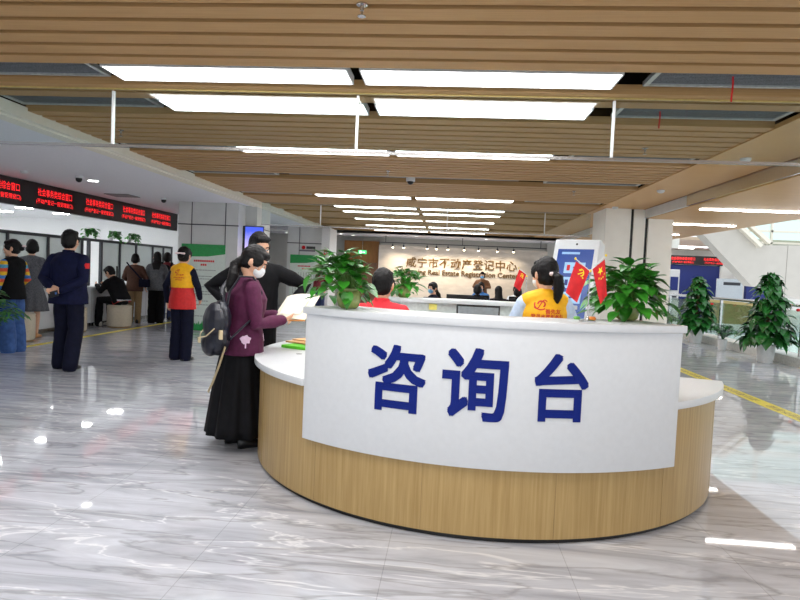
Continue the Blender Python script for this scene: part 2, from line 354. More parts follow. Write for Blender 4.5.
# ================================================================ LIGHTING FIXTURES
def ceiling_light(loc, L=1.77, W=.31):
    r = root('ceiling_light', loc)
    fr = MB(); fr.box(-L/2-.01, L/2+.01, -W/2-.012, -W/2, -.03, .03); fr.box(-L/2-.01, L/2+.01, W/2, W/2+.012, -.03, .03)
    fr.box(-L/2-.012, -L/2, -W/2, W/2, -.03, .03); fr.box(L/2, L/2+.012, -W/2, W/2, -.03, .03); fr.box(-L/2, L/2, -W/2, W/2, .01, .03)
    fr.build('housing', WHITEP, r); MB().box(-L/2, L/2, -W/2, W/2, -.02, .005).build('diffuser', PANEL, r); return r
ROWS = [(4.35,'first ceiling slot over the desk'),(5.21,'second ceiling slot over the desk'),(7.06,'slot just past the near glass barrier'),(11.2,'slot before the far glass barrier'),
        (13.01,'first slot past the far glass barrier'),(14.09,'second slot past the far glass barrier'),(15.9,'third slot past the far glass barrier'),(17.97,'last slot but one'),(19.93,'last slot before the sign wall')]
base = None
for y, wd in ROWS:
    for x, sd in ((-1.675, 'LED-sign'), (.205, 'cream-column')):
        lb = f'long lit panel at the {sd} end of the {wd}'
        if base is None: base = ceiling_light((x, y, 2.838)); o = base
        else: o = dup(base, (x, y, 2.838))
        tag(o, lb, 'ceiling light', 'long light panels in the slatted ceiling')
def vent(loc, L, W=.34):
    r = root('air_vent', loc); fr = MB()
    fr.box(-L/2, L/2, -W/2, -W/2+.035, -.012, .02); fr.box(-L/2, L/2, W/2-.035, W/2, -.012, .02); fr.box(-L/2, -L/2+.035, -W/2, W/2, -.012, .02); fr.box(L/2-.035, L/2, -W/2, W/2, -.012, .02)
    fr.build('frame', VENTF, r); g = MB(); g.box(-L/2+.035, L/2-.035, -W/2+.035, W/2-.035, .004, .012)
    for i in range(9): q = -W/2+.05+i*(W-.1)/8; g.box(-L/2+.035, L/2-.035, q-.004, q+.004, -.004, .004)
    g.build('grille', VENTM, r); return r
VB = None
for y, wd in ((4.35,'first slot over the desk'),(5.21,'second slot over the desk'),(7.06,'slot past the near barrier'),(8.96,'unlit slot in mid ceiling'),(11.2,'slot before the far barrier'),(13.01,'slot past the far barrier'),(14.09,'second slot past far barrier'),(15.9,'farthest vented slot')):
    for x, sd in ((-3.36, 'white soffit'), (2.0, 'plain wood strip')):
        if VB is None: VB = vent((x, y, 2.85), 1.36); o = VB
        else: o = dup(VB, (x, y, 2.85))
        tag(o, f'grey mesh air vent by the {sd} in the {wd}', 'air vent', 'air vents in the slatted ceiling')
o = MB().box(-2.5, .95, 8.84, 9.08, 2.85, 2.87).build('air_vent', VENTM); tag(o, 'long plain grey air vent strip in the unlit slot of the slatted ceiling', 'air vent')
# light bars in the smooth ceiling; the two nearest are unseen, added for light
for y, L0, L1, wd in ((2.1, 3.95, 5.6, 'behind the viewer, unseen, added for light'), (4.6, 3.95, 5.6, 'above the viewer, unseen, added for light'), (7.15, 4.02, 5.6, 'cut by the edge of the picture'), (9.77, 3.85, 5.6, 'the long one beside the mirror fascia'), (12.28, 3.8, 5.5, 'the middle one beside the cream column'), (14.9, 3.8, 5.4, 'the far one past the cream column')):
    o = MB().box(L0, L1, y-.05, y+.05, 2.605, 2.63).build('light_bar', BARL); tag(o, f'thin white light bar in the smooth wood ceiling, {wd}', 'light bar', 'light bars in the smooth wood ceiling')
for y, z, lb in ((24.5, 2.93, 'thin light bar on the far hall ceiling, upper of two above the blue wall'), (25.6, 2.93, 'thin light bar on the far hall ceiling, lower of two above the blue wall')):
    o = MB().box(8.4, 11.0 if y < 25 else 9.9, y-.06, y+.06, z, z+.02).build('light_bar', BARL); tag(o, lb, 'light bar', 'light bars of the far hall')
def downlight(x, y, z, lb, gp, r=.07):
    t = root('downlight', (x, y, z)); MB().lathe([(r+.018, 0), (r+.02, -.012), (r, -.012), (r, 0)], n=20, caps=False).build('rim', WHITEP, t, 40)
    MB().lathe([(r, -.004), (r, .004)], n=20).build('lamp', DOWNL, t); tag(t, lb, 'downlight', gp)
for x, y, lb in ((-6.75, 20.6, 'downlight nearest the grey clad column in the back corridor'), (-6.0, 21.6, 'downlight next to the back corridor wall'), (-4.2, 20.7, 'downlight by the white pilaster, first of three'), (-3.9, 21.2, 'downlight by the white pilaster, middle of three'), (-3.55, 21.7, 'downlight by the white pilaster, last of three'), (-1.2, 21.0, 'downlight before the spotlights, one side of the sign wall'), (1.2, 21.0, 'downlight before the spotlights over the sign end')):
    downlight(x, y, 2.72, lb, 'downlights of the back corridor')
k = 0
for y, rn in ((8.2, 'first'), (9.6, 'second'), (11.0, 'third'), (12.4, 'fourth'), (13.8, 'fifth'), (15.2, 'last')):
    for x, cn in ((-8.7, 'nearest the counter'), (-10.3, 'second from the counter'), (-11.9, 'third from the counter'), (-13.5, 'fourth from the counter'), (-15.1, 'nearest the office wall')):
        o = MB().box(x-.17, x+.17, y-.08, y+.08, 2.585, 2.602).build('office_light', OFFL); k += 1
        tag(o, f'small office ceiling light, {rn} row from the viewer, {cn}', 'office light', 'office ceiling lights behind the counter')

# spotlights along the sign wall
mb = MB(); mb.box(-2.5, 3.3, 21.18, 21.22, 2.46, 2.49)
for x in (-2.3, .4, 3.1): mb.box(x-.01, x+.01, 21.19, 21.21, 2.49, 2.72)
tag(mb.build('lighting_track', DGREY), 'thin grey lighting track hung before the stone sign wall', 'lighting track')
SX = [-2.05,-1.66,-.83,-.5,-.1,.47,.97,1.62,2.18]
pos = ['first','second','third','fourth','fifth','sixth','seventh','eighth','last']
for i, x in enumerate(SX):
    t = root('spotlight', (x, 21.2, 2.46)); MB().tube([(0,0,0),(0,0,-.07)], [.008,.008], 6).build('stem', DGREY, t)
    MB().tube([(0,-.03,-.07),(0,.06,-.13)], [.032,.036], 12, cap=False).build('lamp_head', DGREY, t, 40)
    MB().ell((0,.055,-.135), (.036,.036,.036), n=12).build('bulb', WARML, t, 60)
    tag(t, f'small warm spotlight on the track, {pos[i]} from the brown door end', 'spotlight', 'track spotlights on the sign wall')
    d = bpy.data.lights.new('spot_lamp', 'SPOT'); d.energy = SPOT_W*3; d.color = (1, .84, .62); d.spot_size = R(95); d.spot_blend = 1; d.shadow_soft_size = .04
    l = bpy.data.objects.new('spot_lamp', d); col.objects.link(l); l.location = (x, 21.32, 2.32); l.rotation_euler = (R(34), 0, 0); l.parent = None

# smoke barriers
def barrier(y, x0, x1, z0, joints, lb, ztop=2.80):
    t = root('smoke_barrier', (0, y, 0))
    edges = [x0]+joints+[x1]
    for a, b in zip(edges[:-1], edges[1:]): MB().box(a+.006, b-.006, -.004, .004, z0+.02, ztop).build('glass_panel', SMOKEG, t)
    MB().box(x0, x1, -.01, .01, z0-.005, z0+.018).build('bottom_rail', STEEL, t)
    MB().box(x0, x1, -.008, .008, ztop-.012, ztop-.001).build('top_rail', mat('pale_gold_rail', (206, 186, 120), .4, metal=.4) if y < 6 else STEEL, t)
    for j in joints: MB().box(j-.009, j+.009, -.012, .012, z0+.02, ztop-.025).build('joint_post', WHITEP, t)
    tag(t, lb, 'smoke barrier')
barrier(4.68, -6.9, 3.55, 2.335, [-4.7, -2.75, -.77, 1.17], 'frameless glass smoke barrier hanging across the slatted ceiling over the desk')
barrier(12.62, -4.06, 2.82, 2.32, [-2.78, -.1, 1.9], 'frameless glass smoke barrier hanging at the far columns', )

# small ceiling fittings
def fit(name, x, y, z, prof, m, lb, cat, gp, bits=None):
    t = root(name, (x, y, z)); MB().lathe(prof, n=20).build('housing', m, t, 40)
    if bits: bits(t)
    tag(t, lb, cat, gp); return t
smoke = [(.055, 0), (.055, -.015), (.045, -.03), (.02, -.042), (.005, -.044)]
def led_(t): MB().ell((.03, 0, -.028), (.006, .006, .006), n=8).build('indicator', LEDR, t)
fit('smoke_detector', 2.464+.6, 6.7, 2.79, smoke, WHITE, 'white smoke detector on the plain wood strip, the one nearest the desk', 'smoke detector', 'smoke detectors', led_)
fit('smoke_detector', 2.915+.1, 9.119, 2.79, smoke, WHITE, 'white smoke detector on the plain wood strip, middle one', 'smoke detector', 'smoke detectors', led_)
fit('smoke_detector', 2.898+.05, 11.3, 2.79, smoke, WHITE, 'white smoke detector on the plain wood strip, just before the cream column', 'smoke detector', 'smoke detectors', led_)
fit('smoke_detector', -6.531, 8.731, 2.72, smoke, WHITE, 'white smoke detector on the soffit above the red LED sign', 'smoke detector', 'smoke detectors', led_)
def spr(t): MB().tube([(0,0,-.03),(0,0,-.06)], [.006,.006], 6).build('nozzle', STEEL, t); MB().lathe([(.022,-.06),(.022,-.064)], n=14).build('deflector', STEEL, t)
for x, y, lb in ((-.516, 3.144, 'sprinkler head at the top edge of the picture'), (1.924, 6.372, 'sprinkler head between two vents beside the plain wood strip'), (1.854, 9.537, 'sprinkler head in the slats short of the cream column'), (-3.533, 6.163, 'sprinkler head in the slats beside the white soffit'), (-.9, 8.2, 'sprinkler head in the slats in mid ceiling')):
    fit('sprinkler', x, y, 2.80, [(.03, 0), (.03, -.006), (.012, -.01), (.01, -.035)], STEEL, lb, 'sprinkler', 'ceiling sprinklers', spr)
def dome(t): MB().ell((0,0,-.05), (.05,.05,.05), n=16).build('dome', BLACK, t, 60)
fit('dome_camera', -.625, 9.042-.3, 2.80, [(.065, 0), (.065, -.05), (.055, -.055)], WHITE, 'white dome camera under the slatted ceiling in mid hall', 'camera', 'dome cameras', dome)
fit('dome_camera', -5.87, 9.07, 2.72, [(.06, 0), (.06, -.03), (.05, -.035)], WHITE, 'black dome camera on the soffit before the LED sign', 'camera', 'dome cameras', dome)
fit('dome_camera', -5.81, 11.76, 2.72, [(.06, 0), (.06, -.03), (.05, -.035)], WHITE, 'small black dome camera on the soffit next to the grey column', 'camera', 'dome cameras', dome)
t = root('downlight', (-5.90, 9.5, 2.72)); MB().lathe([(.1, 0), (.1, -.012), (.08, -.012)], n=20).build('rim', WHITEP, t, 40); MB().lathe([(.078, -.014), (.078, -.012)], n=20).build('lamp', DOWNL, t); tag(t, 'round bright downlight on the soffit right by the black dome camera', 'downlight')
o = MB().box(-6.8, -6.3, 11.3, 11.75, 2.705, 2.722).build('air_vent', VENTM); tag(o, 'square air vent in the white soffit beside the LED sign', 'air vent')
for x, y, L_, lb in ((1.84, 4.28, .17, 'red paper streamer hanging from the vent nearest the viewer'), (1.66, 5.16, .14, 'red paper streamer hanging from the vent behind the glass barrier')):
    mb = MB()
    for i in range(6): mb.box(x-.006+.002*math.sin(i), x+.006+.002*math.sin(i), y-.001, y+.001, 2.84-L_*(i+1)/6-.0, 2.84-L_*i/6)
    tag(mb.build('streamer', RED), lb, 'streamer')

# ================================================================ LED SIGN
led = root('led_sign', (-7.3, 0, 0)); MB().box(-.06, .06, 5.5, 15.45, 2.27, 2.715).build('board', LEDB, led, bevel=.004)
for i, y in enumerate([7.65, 9.1, 10.5, 11.9, 13.25, 14.55]):
    mb = MB(); add_text(mb, '社会事务类综合窗口', (.062, y, 2.565), (0,1,0), (0,0,1), width=.95, height=.135, bold=0)
    add_text(mb, '(不动产登记一窗受理窗口)', (.062, y, 2.40), (0,1,0), (0,0,1), width=1.02, height=.10, bold=0)
    mb.build('lettering', LEDR, led)
tag(led, 'long black LED board with red scrolling characters above the service counter', 'LED sign')
led = root('led_sign', (10.1, 26.0, 0)); MB().box(-1.05, 1.15, -.05, .05, 2.29, 2.66).build('board', LEDB, led)
for x in (-.45, .85):
    mb = MB(); add_text(mb, '社会事务类综合窗口', (x, -.052, 2.53), (1,0,0), (0,0,1), width=.95, height=.13); add_text(mb, '(不动产登记一窗受理窗口)', (x, -.052, 2.38), (1,0,0), (0,0,1), width=.85, height=.09); mb.build('lettering', LEDR, led)
tag(led, 'black LED board with red characters in the far hall across the atrium', 'LED sign')

# wall lettering
mb = MB(); x0, x1 = -1.62, 2.42; chars = '咸宁市不动产登记中心'; st = (x1-x0)/10
t = root('wall_sign_lettering', (.4, 22, 1.83))
for i, c in enumerate(chars):
    mb = MB(); vs, fs, w, h = text_geo(c, 1, .06, .012); s_ = .37/max(w, h)
    mb.add([Vector((x0+st*(i+.5)-.4+v.x*s_, -.02-v.z*s_, v.y*s_)) for v in vs], fs); mb.build('character', BRONZE, t)
mb = MB(); vs, fs, w, h = text_geo('Xianning Real Estate Registration Center', 1, .06, .015); s_ = (x1-x0+.2)/w
mb.add([Vector((-.05+v.x*s_, -.02-v.z*s_*1.1, -.37+v.y*s_*1.05)) for v in vs], fs); mb.build('english_line', BRONZE, t)
tag(t, 'bronze raised characters 咸宁市不动产登记中心 with English line on the stone wall', 'wall lettering')
mb = MB(); mb.box(-.15, .15, -.02, .02, -.07, .07)
t = root('exit_sign', (-3.22, 21.9, 2.12)); mb.build('case', mat('exit_green', (70, 200, 120), .4, emit=.9), t)
mb = MB(); mb.box(-.1, -.03, -.023, -.02, -.045, .045); mb.box(.0, .1, -.023, -.02, -.012, .012); mb.build('pictogram', mat('exit_white', (250, 255, 250), .4, emit=1), t); MB().box(-.006, .006, -.006, .006, .07, .6).build('hanger', STEEL, t)
tag(t, 'lit green exit sign above the brown door', 'exit sign')

# ================================================================ INFO BOARDS, TV
def board(loc, w, h, lb, far=False):
    t = root('notice_board', loc); G = mat('board_green', (40, 150, 76), .4); PG = mat('board_pale', (214, 226, 218), .35, var=.02); RT = mat('board_red_print', (214, 60, 60), .5); GT = mat('board_grey_print', (150, 158, 156), .5)
    MB().box(-w/2, w/2, -.02, 0, 0, h).build('panel', PG, t)
    MB().prism([(-w/2, h), (w/2, h), (w/2, h-.19*h/1.8), (.1*w, h-.25*h/1.8), (-w/2, h-.27*h/1.8)], -.024, -.02).build('header', G, t)
    poly = [(-w/2, 0), (w/2, 0), (w/2, .10)]; random.seed(4)
    for i in range(24): x = w/2-w*(i+.5)/24; poly += [(x+.01, .10+random.random()*.04), (x, .15+random.random()*.08)]
    poly.append((-w/2, .12)); MB().prism(poly, -.024, -.02).build('grass_strip', G, t)
    mb = MB()
    for z, a, b in ((h-.37, -.2, .24), (h-.45, -.05, .08)):
        x = a*w/.95
        while x < b*w/.95: mb.box(x, x+.035, -.024, -.02, z, z+.04); x += .045
    mb.build('title_print', RT, t)
    mb = MB(); random.seed(9)
    if far:
        for i in range(9):
            x = -w/2+.1+i*(w-.2)/8; z = h-.55
            while z > .45: q = .03+random.random()*.04; mb.box(x, x+.022, -.024, -.02, z-q, z); z -= q+.02
    else:
        for blk in ((h-.55, 1), (h-.68, 2), (h-.9, 1), (h-1.0, 2), (h-1.2, 1), (h-1.28, 1), (h-1.52, 1)):
            for r_ in range(blk[1]):
                x = -w/2+.08; z = blk[0]-r_*.055; e = w/2-.08-random.random()*.3
                while x < e: q = .03+random.random()*.05; mb.box(x, x+q, -.024, -.02, z, z+.017); x += q+.012
    mb.build('body_print', GT, t); tag(t, lb, 'notice board'); return t
board((-5.17, 12.29, .02), .95, 1.82, 'tall green and white notice board on the grey column behind the yellow-vested volunteer')
t2 = board((-4.55, 18.49, .05), .86, 1.80, 'green headed notice board on the far grey column beyond the reading woman', True)
mb = MB(); mb.box(-.25, .25, -.01, 0, 0, .05, 0); mb.box(-.05, .05, -.012, 0, .07, .17, 1)
t = root('column_plaque', (-4.45, 18.48, 1.96)); MB().box(-.25, .25, -.015, 0, 0, .05).build('print', mat('plaque_grey', (110, 110, 120), .5), t); MB().ell((-.12, -.01, .12), (.06, .01, .06)).build('emblem', RED, t); MB().box(-.03, .25, -.015, 0, .08, .16).build('name', DGREY, t); tag(t, 'small red and grey plaque above the far notice board', 'plaque')
t = root('fire_call_point', (-3.86, 18.44, 1.95)); MB().box(-.05, .05, -.03, 0, -.07, .07).build('box', RED, t); MB().box(-.03, .03, -.034, -.03, -.03, .03).build('window', WHITE, t); tag(t, 'small red call point on the white pilaster', 'call point')
tv = root('wall_tv', (-4.21, 12.66, 1.95)); tv.rotation_euler = (0, 0, R(8))
MB().box(-.26, -.2, -.03, .1, -.33, .33).build('bracket_case', BLACK, tv); MB().box(-.22, .2, -.035, .0, -.335, .335).build('bezel', BLACK, tv, bevel=.006)
ms = bpy.data.materials.new('tv_screen'); ms.use_nodes = True; nt = ms.node_tree; b = nt.nodes['Principled BSDF']; tc = nt.nodes.new('ShaderNodeTexCoord'); sp = nt.nodes.new('ShaderNodeSeparateXYZ'); rp = nt.nodes.new('ShaderNodeValToRGB'); nz = nt.nodes.new('ShaderNodeTexNoise'); nz.inputs['Scale'].default_value = 14; ad = nt.nodes.new('ShaderNodeMath'); ad.operation = 'MULTIPLY_ADD'; ad.inputs[1].default_value = .28
nt.links.new(tc.outputs['Generated'], sp.inputs[0]); nt.links.new(tc.outputs['Generated'], nz.inputs['Vector']); nt.links.new(nz.outputs[0], ad.inputs[0]); nt.links.new(sp.outputs[2], ad.inputs[2]); nt.links.new(ad.outputs[0], rp.inputs[0]); e = rp.color_ramp.elements
e[0].position = .1; e[0].color = (*s2l((238, 196, 206)), 1); e[1].position = 1; e[1].color = (*s2l((58, 78, 190)), 1); x = e.new(.5); x.color = (*s2l((160, 150, 214)), 1)
nt.links.new(rp.outputs[0], b.inputs['Emission Color']); b.inputs['Emission Strength'].default_value = .85; nt.links.new(rp.outputs[0], b.inputs['Base Color'])
MB().box(-.195, .185, -.037, -.034, -.315, .315).build('screen', ms, tv); MB().box(-.3, .2, .0, .12, -.03, .03).build('arm', DGREY, tv)
tag(tv, 'upright screen with a blue and pink picture on the side of the grey column', 'television')
# ================================================================ FLOOR TAPES
o = MB().box(-6.66, -6.55, 4, 17, 0, .002).build('floor_tape', YTAPE); tag(o, 'plain yellow tape line on the floor before the service counter', 'floor tape')
t = root('floor_tape', (3.95, 0, 0)); MB().box(-.10, .10, 3.0, 17, 0, .002).build('strip', YTAPE, t)
for i in range(9): mb = MB(); add_text(mb, '请在黄线外等候', (0, 4.2+i*1.42, .0022), (0,1,0), (-1,0,0), width=1.15, height=.12, extrude=.0006, bold=.01); mb.build('lettering', YTXT, t)
tag(t, 'wide yellow tape line with printed characters on the floor past the desk', 'floor tape')

# ================================================================ RECEPTION DESK
DC = (0.26, 4.90); PC = (0.294, 5.091); PR = 1.941
desk = root('reception_desk', (0, 0, 0))
MB().arc(DC, 1.12, 1.695, -218, 71, .0, .03, 90).build('plinth', BLACK, desk, 40)
b = MB().arc(DC, 1.15, 1.72, -218, 71.5, .03, .715, 120)
b.build('body', WOODD, desk, 40)
for d in (-62, -36, -12, 12, 36, 62, -90, -118): MB().arc(DC, 1.718, 1.7212, d-.03, d+.03, .03, .715, 1).build('panel_joint', mat('joint_brown', (150, 122, 78), .5), desk)
MB().arc(DC, 1.1, 1.7, -219, 72.5, .715, .76, 180, fro=lambda d: 1.685 if abs(d+1) < 37 else 1.765).build('counter_top', WHITE, desk, 40, bevel=.004)
MB().arc(PC, PR-.045, PR, -35.7, 31.3, .405, 1.155, 60).build('front_panel', WHITE, desk, 40, bevel=.004)
MB().arc(PC, PR-.36, PR-.045, -34.6, 30.2, .76, 1.155, 60).build('riser', WHITE, desk, 40)
MB().arc(PC, PR-.37, PR+.018, -36.1, 31.7, 1.155, 1.198, 60).build('ledge', WHITE, desk, 40, bevel=.006)
MB().arc(DC, 1.38, 1.64, -218, -148, .76, 1.125, 40).build('rear_panel', mat('pale_grey_laminate', (206, 214, 212), .4), desk, 40)
MB().arc(DC, 1.34, 1.68, -218.6, -147, 1.125, 1.165, 40).build('rear_ledge', WHITE, desk, 40, bevel=.005)
for ch, a0, a1, z0, z1 in (('咨', -21.7, -11.7, .664, 1.03), ('询', -9.1, 1.1, .66, 1.045), ('台', 5.1, 13.7, .677, 1.035)):
    vs, fs, w, h = text_geo(ch, 1, .004, .0, cuts=.06, swell=.022)
    mb = MB(); rr = PR+.001
    def wrap(v): a = R((a0+a1)/2+(v.x/w)*(a1-a0)); r = rr+v.z*.5+.002; return Vector((PC[0]+r*math.sin(a), PC[1]-r*math.cos(a), (z0+z1)/2+v.y/h*(z1-z0)))
    mb.add(vs, fs, 0, wrap); mb.build('lettering', BLUEL, desk)
tag(desk, 'round reception desk with white curved front reading 咨询台 over wood panelling', 'reception desk')

# ================================================================ PLANTS
def leaf(mb, base, d, up, L, W, droop, m=0):
    d = d.normalized(); s = d.cross(up)
    if s.length < .05: s = d.cross(Vector((1,0,0)))
    s.normalize(); u = s.cross(d)
    rows = [(0, .0), (-.06, .26), (.12, .44), (.34, .5), (.6, .38), (.82, .18), (1, 0)]; vs = []
    for t, w in rows:
        c = base + d*(t*L) + u*(-droop*L*max(0, t)**2)
        for q in (-1, 0, 1): vs.append(c + s*(q*w*W) + u*(abs(q)*w*W*.28))
    fs = []
    for i in range(len(rows)-1):
        for k in (0, 1): fs.append((i*3+k, i*3+k+1, i*3+3+k+1, i*3+3+k))
    mb.add(vs, fs, m)
def pothos(loc, rx, h, n, seed, lb, pot, gp, ll=(.065, .1), low=-.25, off=0):
    rnd = random.Random(seed); t = root('potted_pothos', loc); zp = pot(t)
    fo = MB(); st = MB(); c = Vector((0, 0, zp))
    for i in range(n):
        az = rnd.random()*2*PI; el = low + (1.45-low)*rnd.random()**.9; q = .5+.5*rnd.random()
        p = c + Vector((math.cos(az)*math.cos(el)*rx*q, math.sin(az)*math.cos(el)*rx*q, max(-.04, math.sin(el)*(h-zp)*q*.92)))
        p.x += off*q
        if el < 0: p.z = zp + (el/abs(low))*zp*.75*q
        d = Vector((math.cos(az), math.sin(az), rnd.uniform(-.7, .1) if el < .35 else rnd.uniform(-.25, .75))) + Vector((rnd.uniform(-.5, .5), rnd.uniform(-.5, .5), 0))
        L = rnd.uniform(*ll); leaf(fo, p, d, Vector((0,0,1)), L, L*.78, rnd.uniform(.1, .5))
        if i % 2 == 0: mid = c*.5+p*.5+Vector((0,0,.04)); st.tube([c+Vector((math.cos(az)*.02, math.sin(az)*.02, -.02)), mid, p], [.0028, .0024, .0018], 5, cap=False)
    fo.build('foliage', LEAF, t, 0); st.build('stem', STEM, t, 60); tag(t, lb, 'potted plant', gp); return t
GREENG = mat('green_glass_bowl', (150, 160, 96), .12, var=.25, scale=14)
def bowl(t):
    MB().lathe([(.045, 0), (.06, .012), (.072, .05), (.070, .085), (.058, .105), (.064, .118), (.060, .118), (.05, .10)], n=28).build('pot', GREENG, t, 50); return .115
pothos((-.585, 3.50, 1.199), .205, .36, 200, 3, 'bushy pothos in a glass bowl on the desk ledge before the man in red', bowl, 'pothos bowls on the desk', (.055, .095), off=-.07)
pothos((1.06, 3.66, 1.199), .225, .37, 230, 8, 'bushy pothos in a glass bowl on the desk ledge beside the two small flags', bowl, 'pothos bowls on the desk', (.065, .105))
pothos((-.47, 6.29, 1.166), .19, .34, 120, 5, 'pothos bowl on the rear ledge of the desk beyond the man in red', bowl, 'pothos bowls on the desk', (.06, .1))
WPOT = mat('white_woven_pot', (232, 232, 234), .4, var=.02)
def column_plant(loc, h, rx, n, seed, lb):
    rnd = random.Random(seed); t = root('tall_pothos', loc); pr = [(.13, 0), (.135, .01)]
    for i in range(12): pr += [(.14+.002*i, .02+i*.027), (.134+.002*i, .03+i*.027)]
    pr += [(.17, .35), (.15, .35), (.14, .3)]
    MB().lathe(pr, n=30).build('pot', WPOT, t, 25); MB().tube([(0,0,.28),(0,0,h-.15)], [.035,.03], 10).build('moss_pole', mat('moss_pole', (92, 76, 48), .9), t, 60)
    fo = MB()
    for i in range(n):
        q = rnd.random()**1.25; z = .38 + (h-.5)*q; az = rnd.random()*2*PI; r = (rx*(1-q)**.6+.04)*(.35+.65*rnd.random())
        p = Vector((math.cos(az)*r*.55, math.sin(az)*r*.55, z+.06)); d = Vector((math.cos(az), math.sin(az), rnd.uniform(-.75, .25)))
        L = rnd.uniform(.20, .31)*(1-.3*q); leaf(fo, p, d, Vector((0,0,1)), L, L*.78, rnd.uniform(.25, .7))
    for i in range(6): az = i; leaf(fo, Vector((0,0,h-.17)), Vector((math.cos(az), math.sin(az), 1.1)), Vector((math.cos(az), math.sin(az), -.5)), .15, .1, .3)
    fo.build('foliage', LEAFD, t, 0)
    tag(t, lb, 'potted plant', 'tall plants along the balustrade'); return t
p1 = column_plant((6.16, 15.44, 0), 1.70, .62, 210, 2, 'tall pothos column in a white pot by the balustrade, nearer the cream column')
p3 = column_plant((6.15, 12.1, 0), 1.78, .68, 250, 6, 'tall full pothos column in a white pot before the slanted white wall')
for q, (x, z) in ((p3, (.36, 1.05)), (p1, (.2, 1.0))): MB().ell((x, -.33, z), (.04, .02, .03)).build('red_tag', RED, q)
def fern(loc, h, rx, n, seed, lb, pot_h=.25, pr=.1, name='potted_fern', m=None, gp='small plants along the balustrade'):
    rnd = random.Random(seed); t = root(name, loc)
    MB().lathe([(pr*.75, 0), (pr*.8, .01), (pr, pot_h), (pr*.9, pot_h), (pr*.85, pot_h-.04)], n=24).build('pot', WPOT, t, 35)
    fo = MB()
    for i in range(n):
        az = rnd.random()*2*PI; k = .35+.65*rnd.random(); tip = Vector((math.cos(az)*rx*k, math.sin(az)*rx*k, pot_h+(h-pot_h)*(1.15-k*.8)))
        a = Vector((0, 0, pot_h-.03)); mid = Vector((tip.x*.45, tip.y*.45, tip.z*.9+.08)); pts = []
        for j in range(9): s = j/8; pts.append(a*(1-s)**2+mid*2*s*(1-s)+tip*s*s)
        for j in range(2, 9):
            d = (pts[j]-pts[j-1]).normalized(); sd = d.cross(Vector((0,0,1))).normalized()
            for q in (-1, 1): leaf(fo, pts[j], d*.6+sd*q+Vector((0,0,-.2)), Vector((0,0,1)), .11*(rx/.3)**.5, .035*(rx/.3)**.5, .3)
        fo.tube(pts, [.004]*9, 4, cap=False)
    fo.build('foliage', m or LEAFD, t, 0); tag(t, lb, 'potted plant', gp)
fern((6.17, 14.0, 0), .62, .34, 26, 4, 'small feathery fern in a slim white pot between the two tall pothos columns')
fern((6.2, 17.8, 0), .72, .4, 30, 12, 'low bushy fern by the cream column, half hidden behind the white desk ledge', .22, .14)
fern((-5.80, 7.0, 0), 1.08, .5, 40, 21, 'leafy palm at the very edge of the picture in front of the woman in jeans', .4, .18, 'potted_palm', mat('palm_leaf', (62, 130, 58), .4, var=.25, scale=9), None)

# ================================================================ BALUSTRADE, FAR HALL
t = root('glass_balustrade', (6.62, 0, .17)); ys = [5.0, 6.7, 8.4, 10.1, 11.8, 13.5, 15.2, 16.9, 18.6, 20.3]
for a, b in zip(ys[:-1], ys[1:]): MB().box(-.006, .006, a+.06, b-.06, .06, .86).build('glass_pane', BALG, t)
for y in ys: MB().box(-.03, .03, y-.025, y+.025, 0, .93).build('post', STEEL, t)
MB().tube([(0, 4.9, .96), (0, 20.4, .96)], [.035, .035], 12).build('handrail', STEEL, t, 60)
tag(t, 'glass balustrade with steel posts and handrail along the atrium edge', 'balustrade')
t = root('stepped_screen', (9.6, 20.9, 0)); MB().box(-.9, .9, -.05, .05, .2, 1.0).build('panel', mat('amber_panel', (168, 150, 96), .4), t); MB().box(-.95, .95, -.06, .06, 1.0, 1.05).build('cap', STEEL, t); MB().box(-.9, .9, -.05, .05, 0, .2).build('base', CREAM, t); tag(t, 'brownish panel with a steel cap behind the balustrade glass', 'screen')
for x, w, lb in ((9.15, .42, 'white self-service cabinet in front of the blue wall'),):
    t = root('service_cabinet', (x, 25.6, 0)); MB().box(-w/2, w/2, -.2, .2, 0, 2.05).build('body', WHITE, t, bevel=.02); MB().box(-w*.36, w*.36, -.215, -.2, 1.2, 1.75).build('screen', NAVYB, t); MB().box(-w*.3, w*.3, -.215, -.2, .9, 1.0).build('slot', DGREY, t); tag(t, lb, 'cabinet')
t = root('counter_screen', (11.1, 25.0, 0)); MB().box(-.45, .55, -.03, .03, 0, 1.75).build('panel', mat('pale_blue_panel', (206, 216, 224), .4), t); MB().box(-.2, .45, -.034, -.03, 1.5, 1.62).build('print', DGREY, t); tag(t, 'pale grey screen with a dark printed line beside the far white column', 'screen')
o = MB().box(11.9, 13.4, 25.2, 25.4, 0, 2.0).build('blue_billboard', NAVYB); tag(o, 'deep blue board under the slanted white wall', 'board')

# ================================================================ SERVICE COUNTER
t = root('service_counter', (0, 0, 0)); MB().box(-7.95, -7.54, 5.5, 16.6, 0, .80).build('body', WHITE, t); MB().box(-8.15, -7.45, 5.5, 16.6, .80, .84).build('worktop', WHITE, t, bevel=.006)
for i in range(9): MB().box(-7.537, -7.534, 6.4+i*1.15, 6.41+i*1.15, 0, .8).build('panel_joint', mat('joint_light', (170, 170, 170), .5), t)
MB().box(-7.545, -7.536, 5.5, 16.6, 0, .08).build('kick_plate', STEEL, t)
tag(t, 'long white service counter under the red LED board', 'counter')
PY = [5.6, 6.75, 7.9, 9.05, 10.2, 11.3, 12.4, 12.66, 13.13, 13.9, 14.65, 15.5, 16.1, 16.6]
FRO = frosted_mat('pale_frosted_glass', (214, 224, 222), .62)
t = root('counter_partition', (-7.94, 0, .841))
for y in PY: MB().box(-.03, .03, y-.03, y+.03, 0, .98).build('post', DGREY, t)
MB().box(-.03, .03, 5.57, 16.63, .98, 1.04).build('top_rail', DGREY, t)
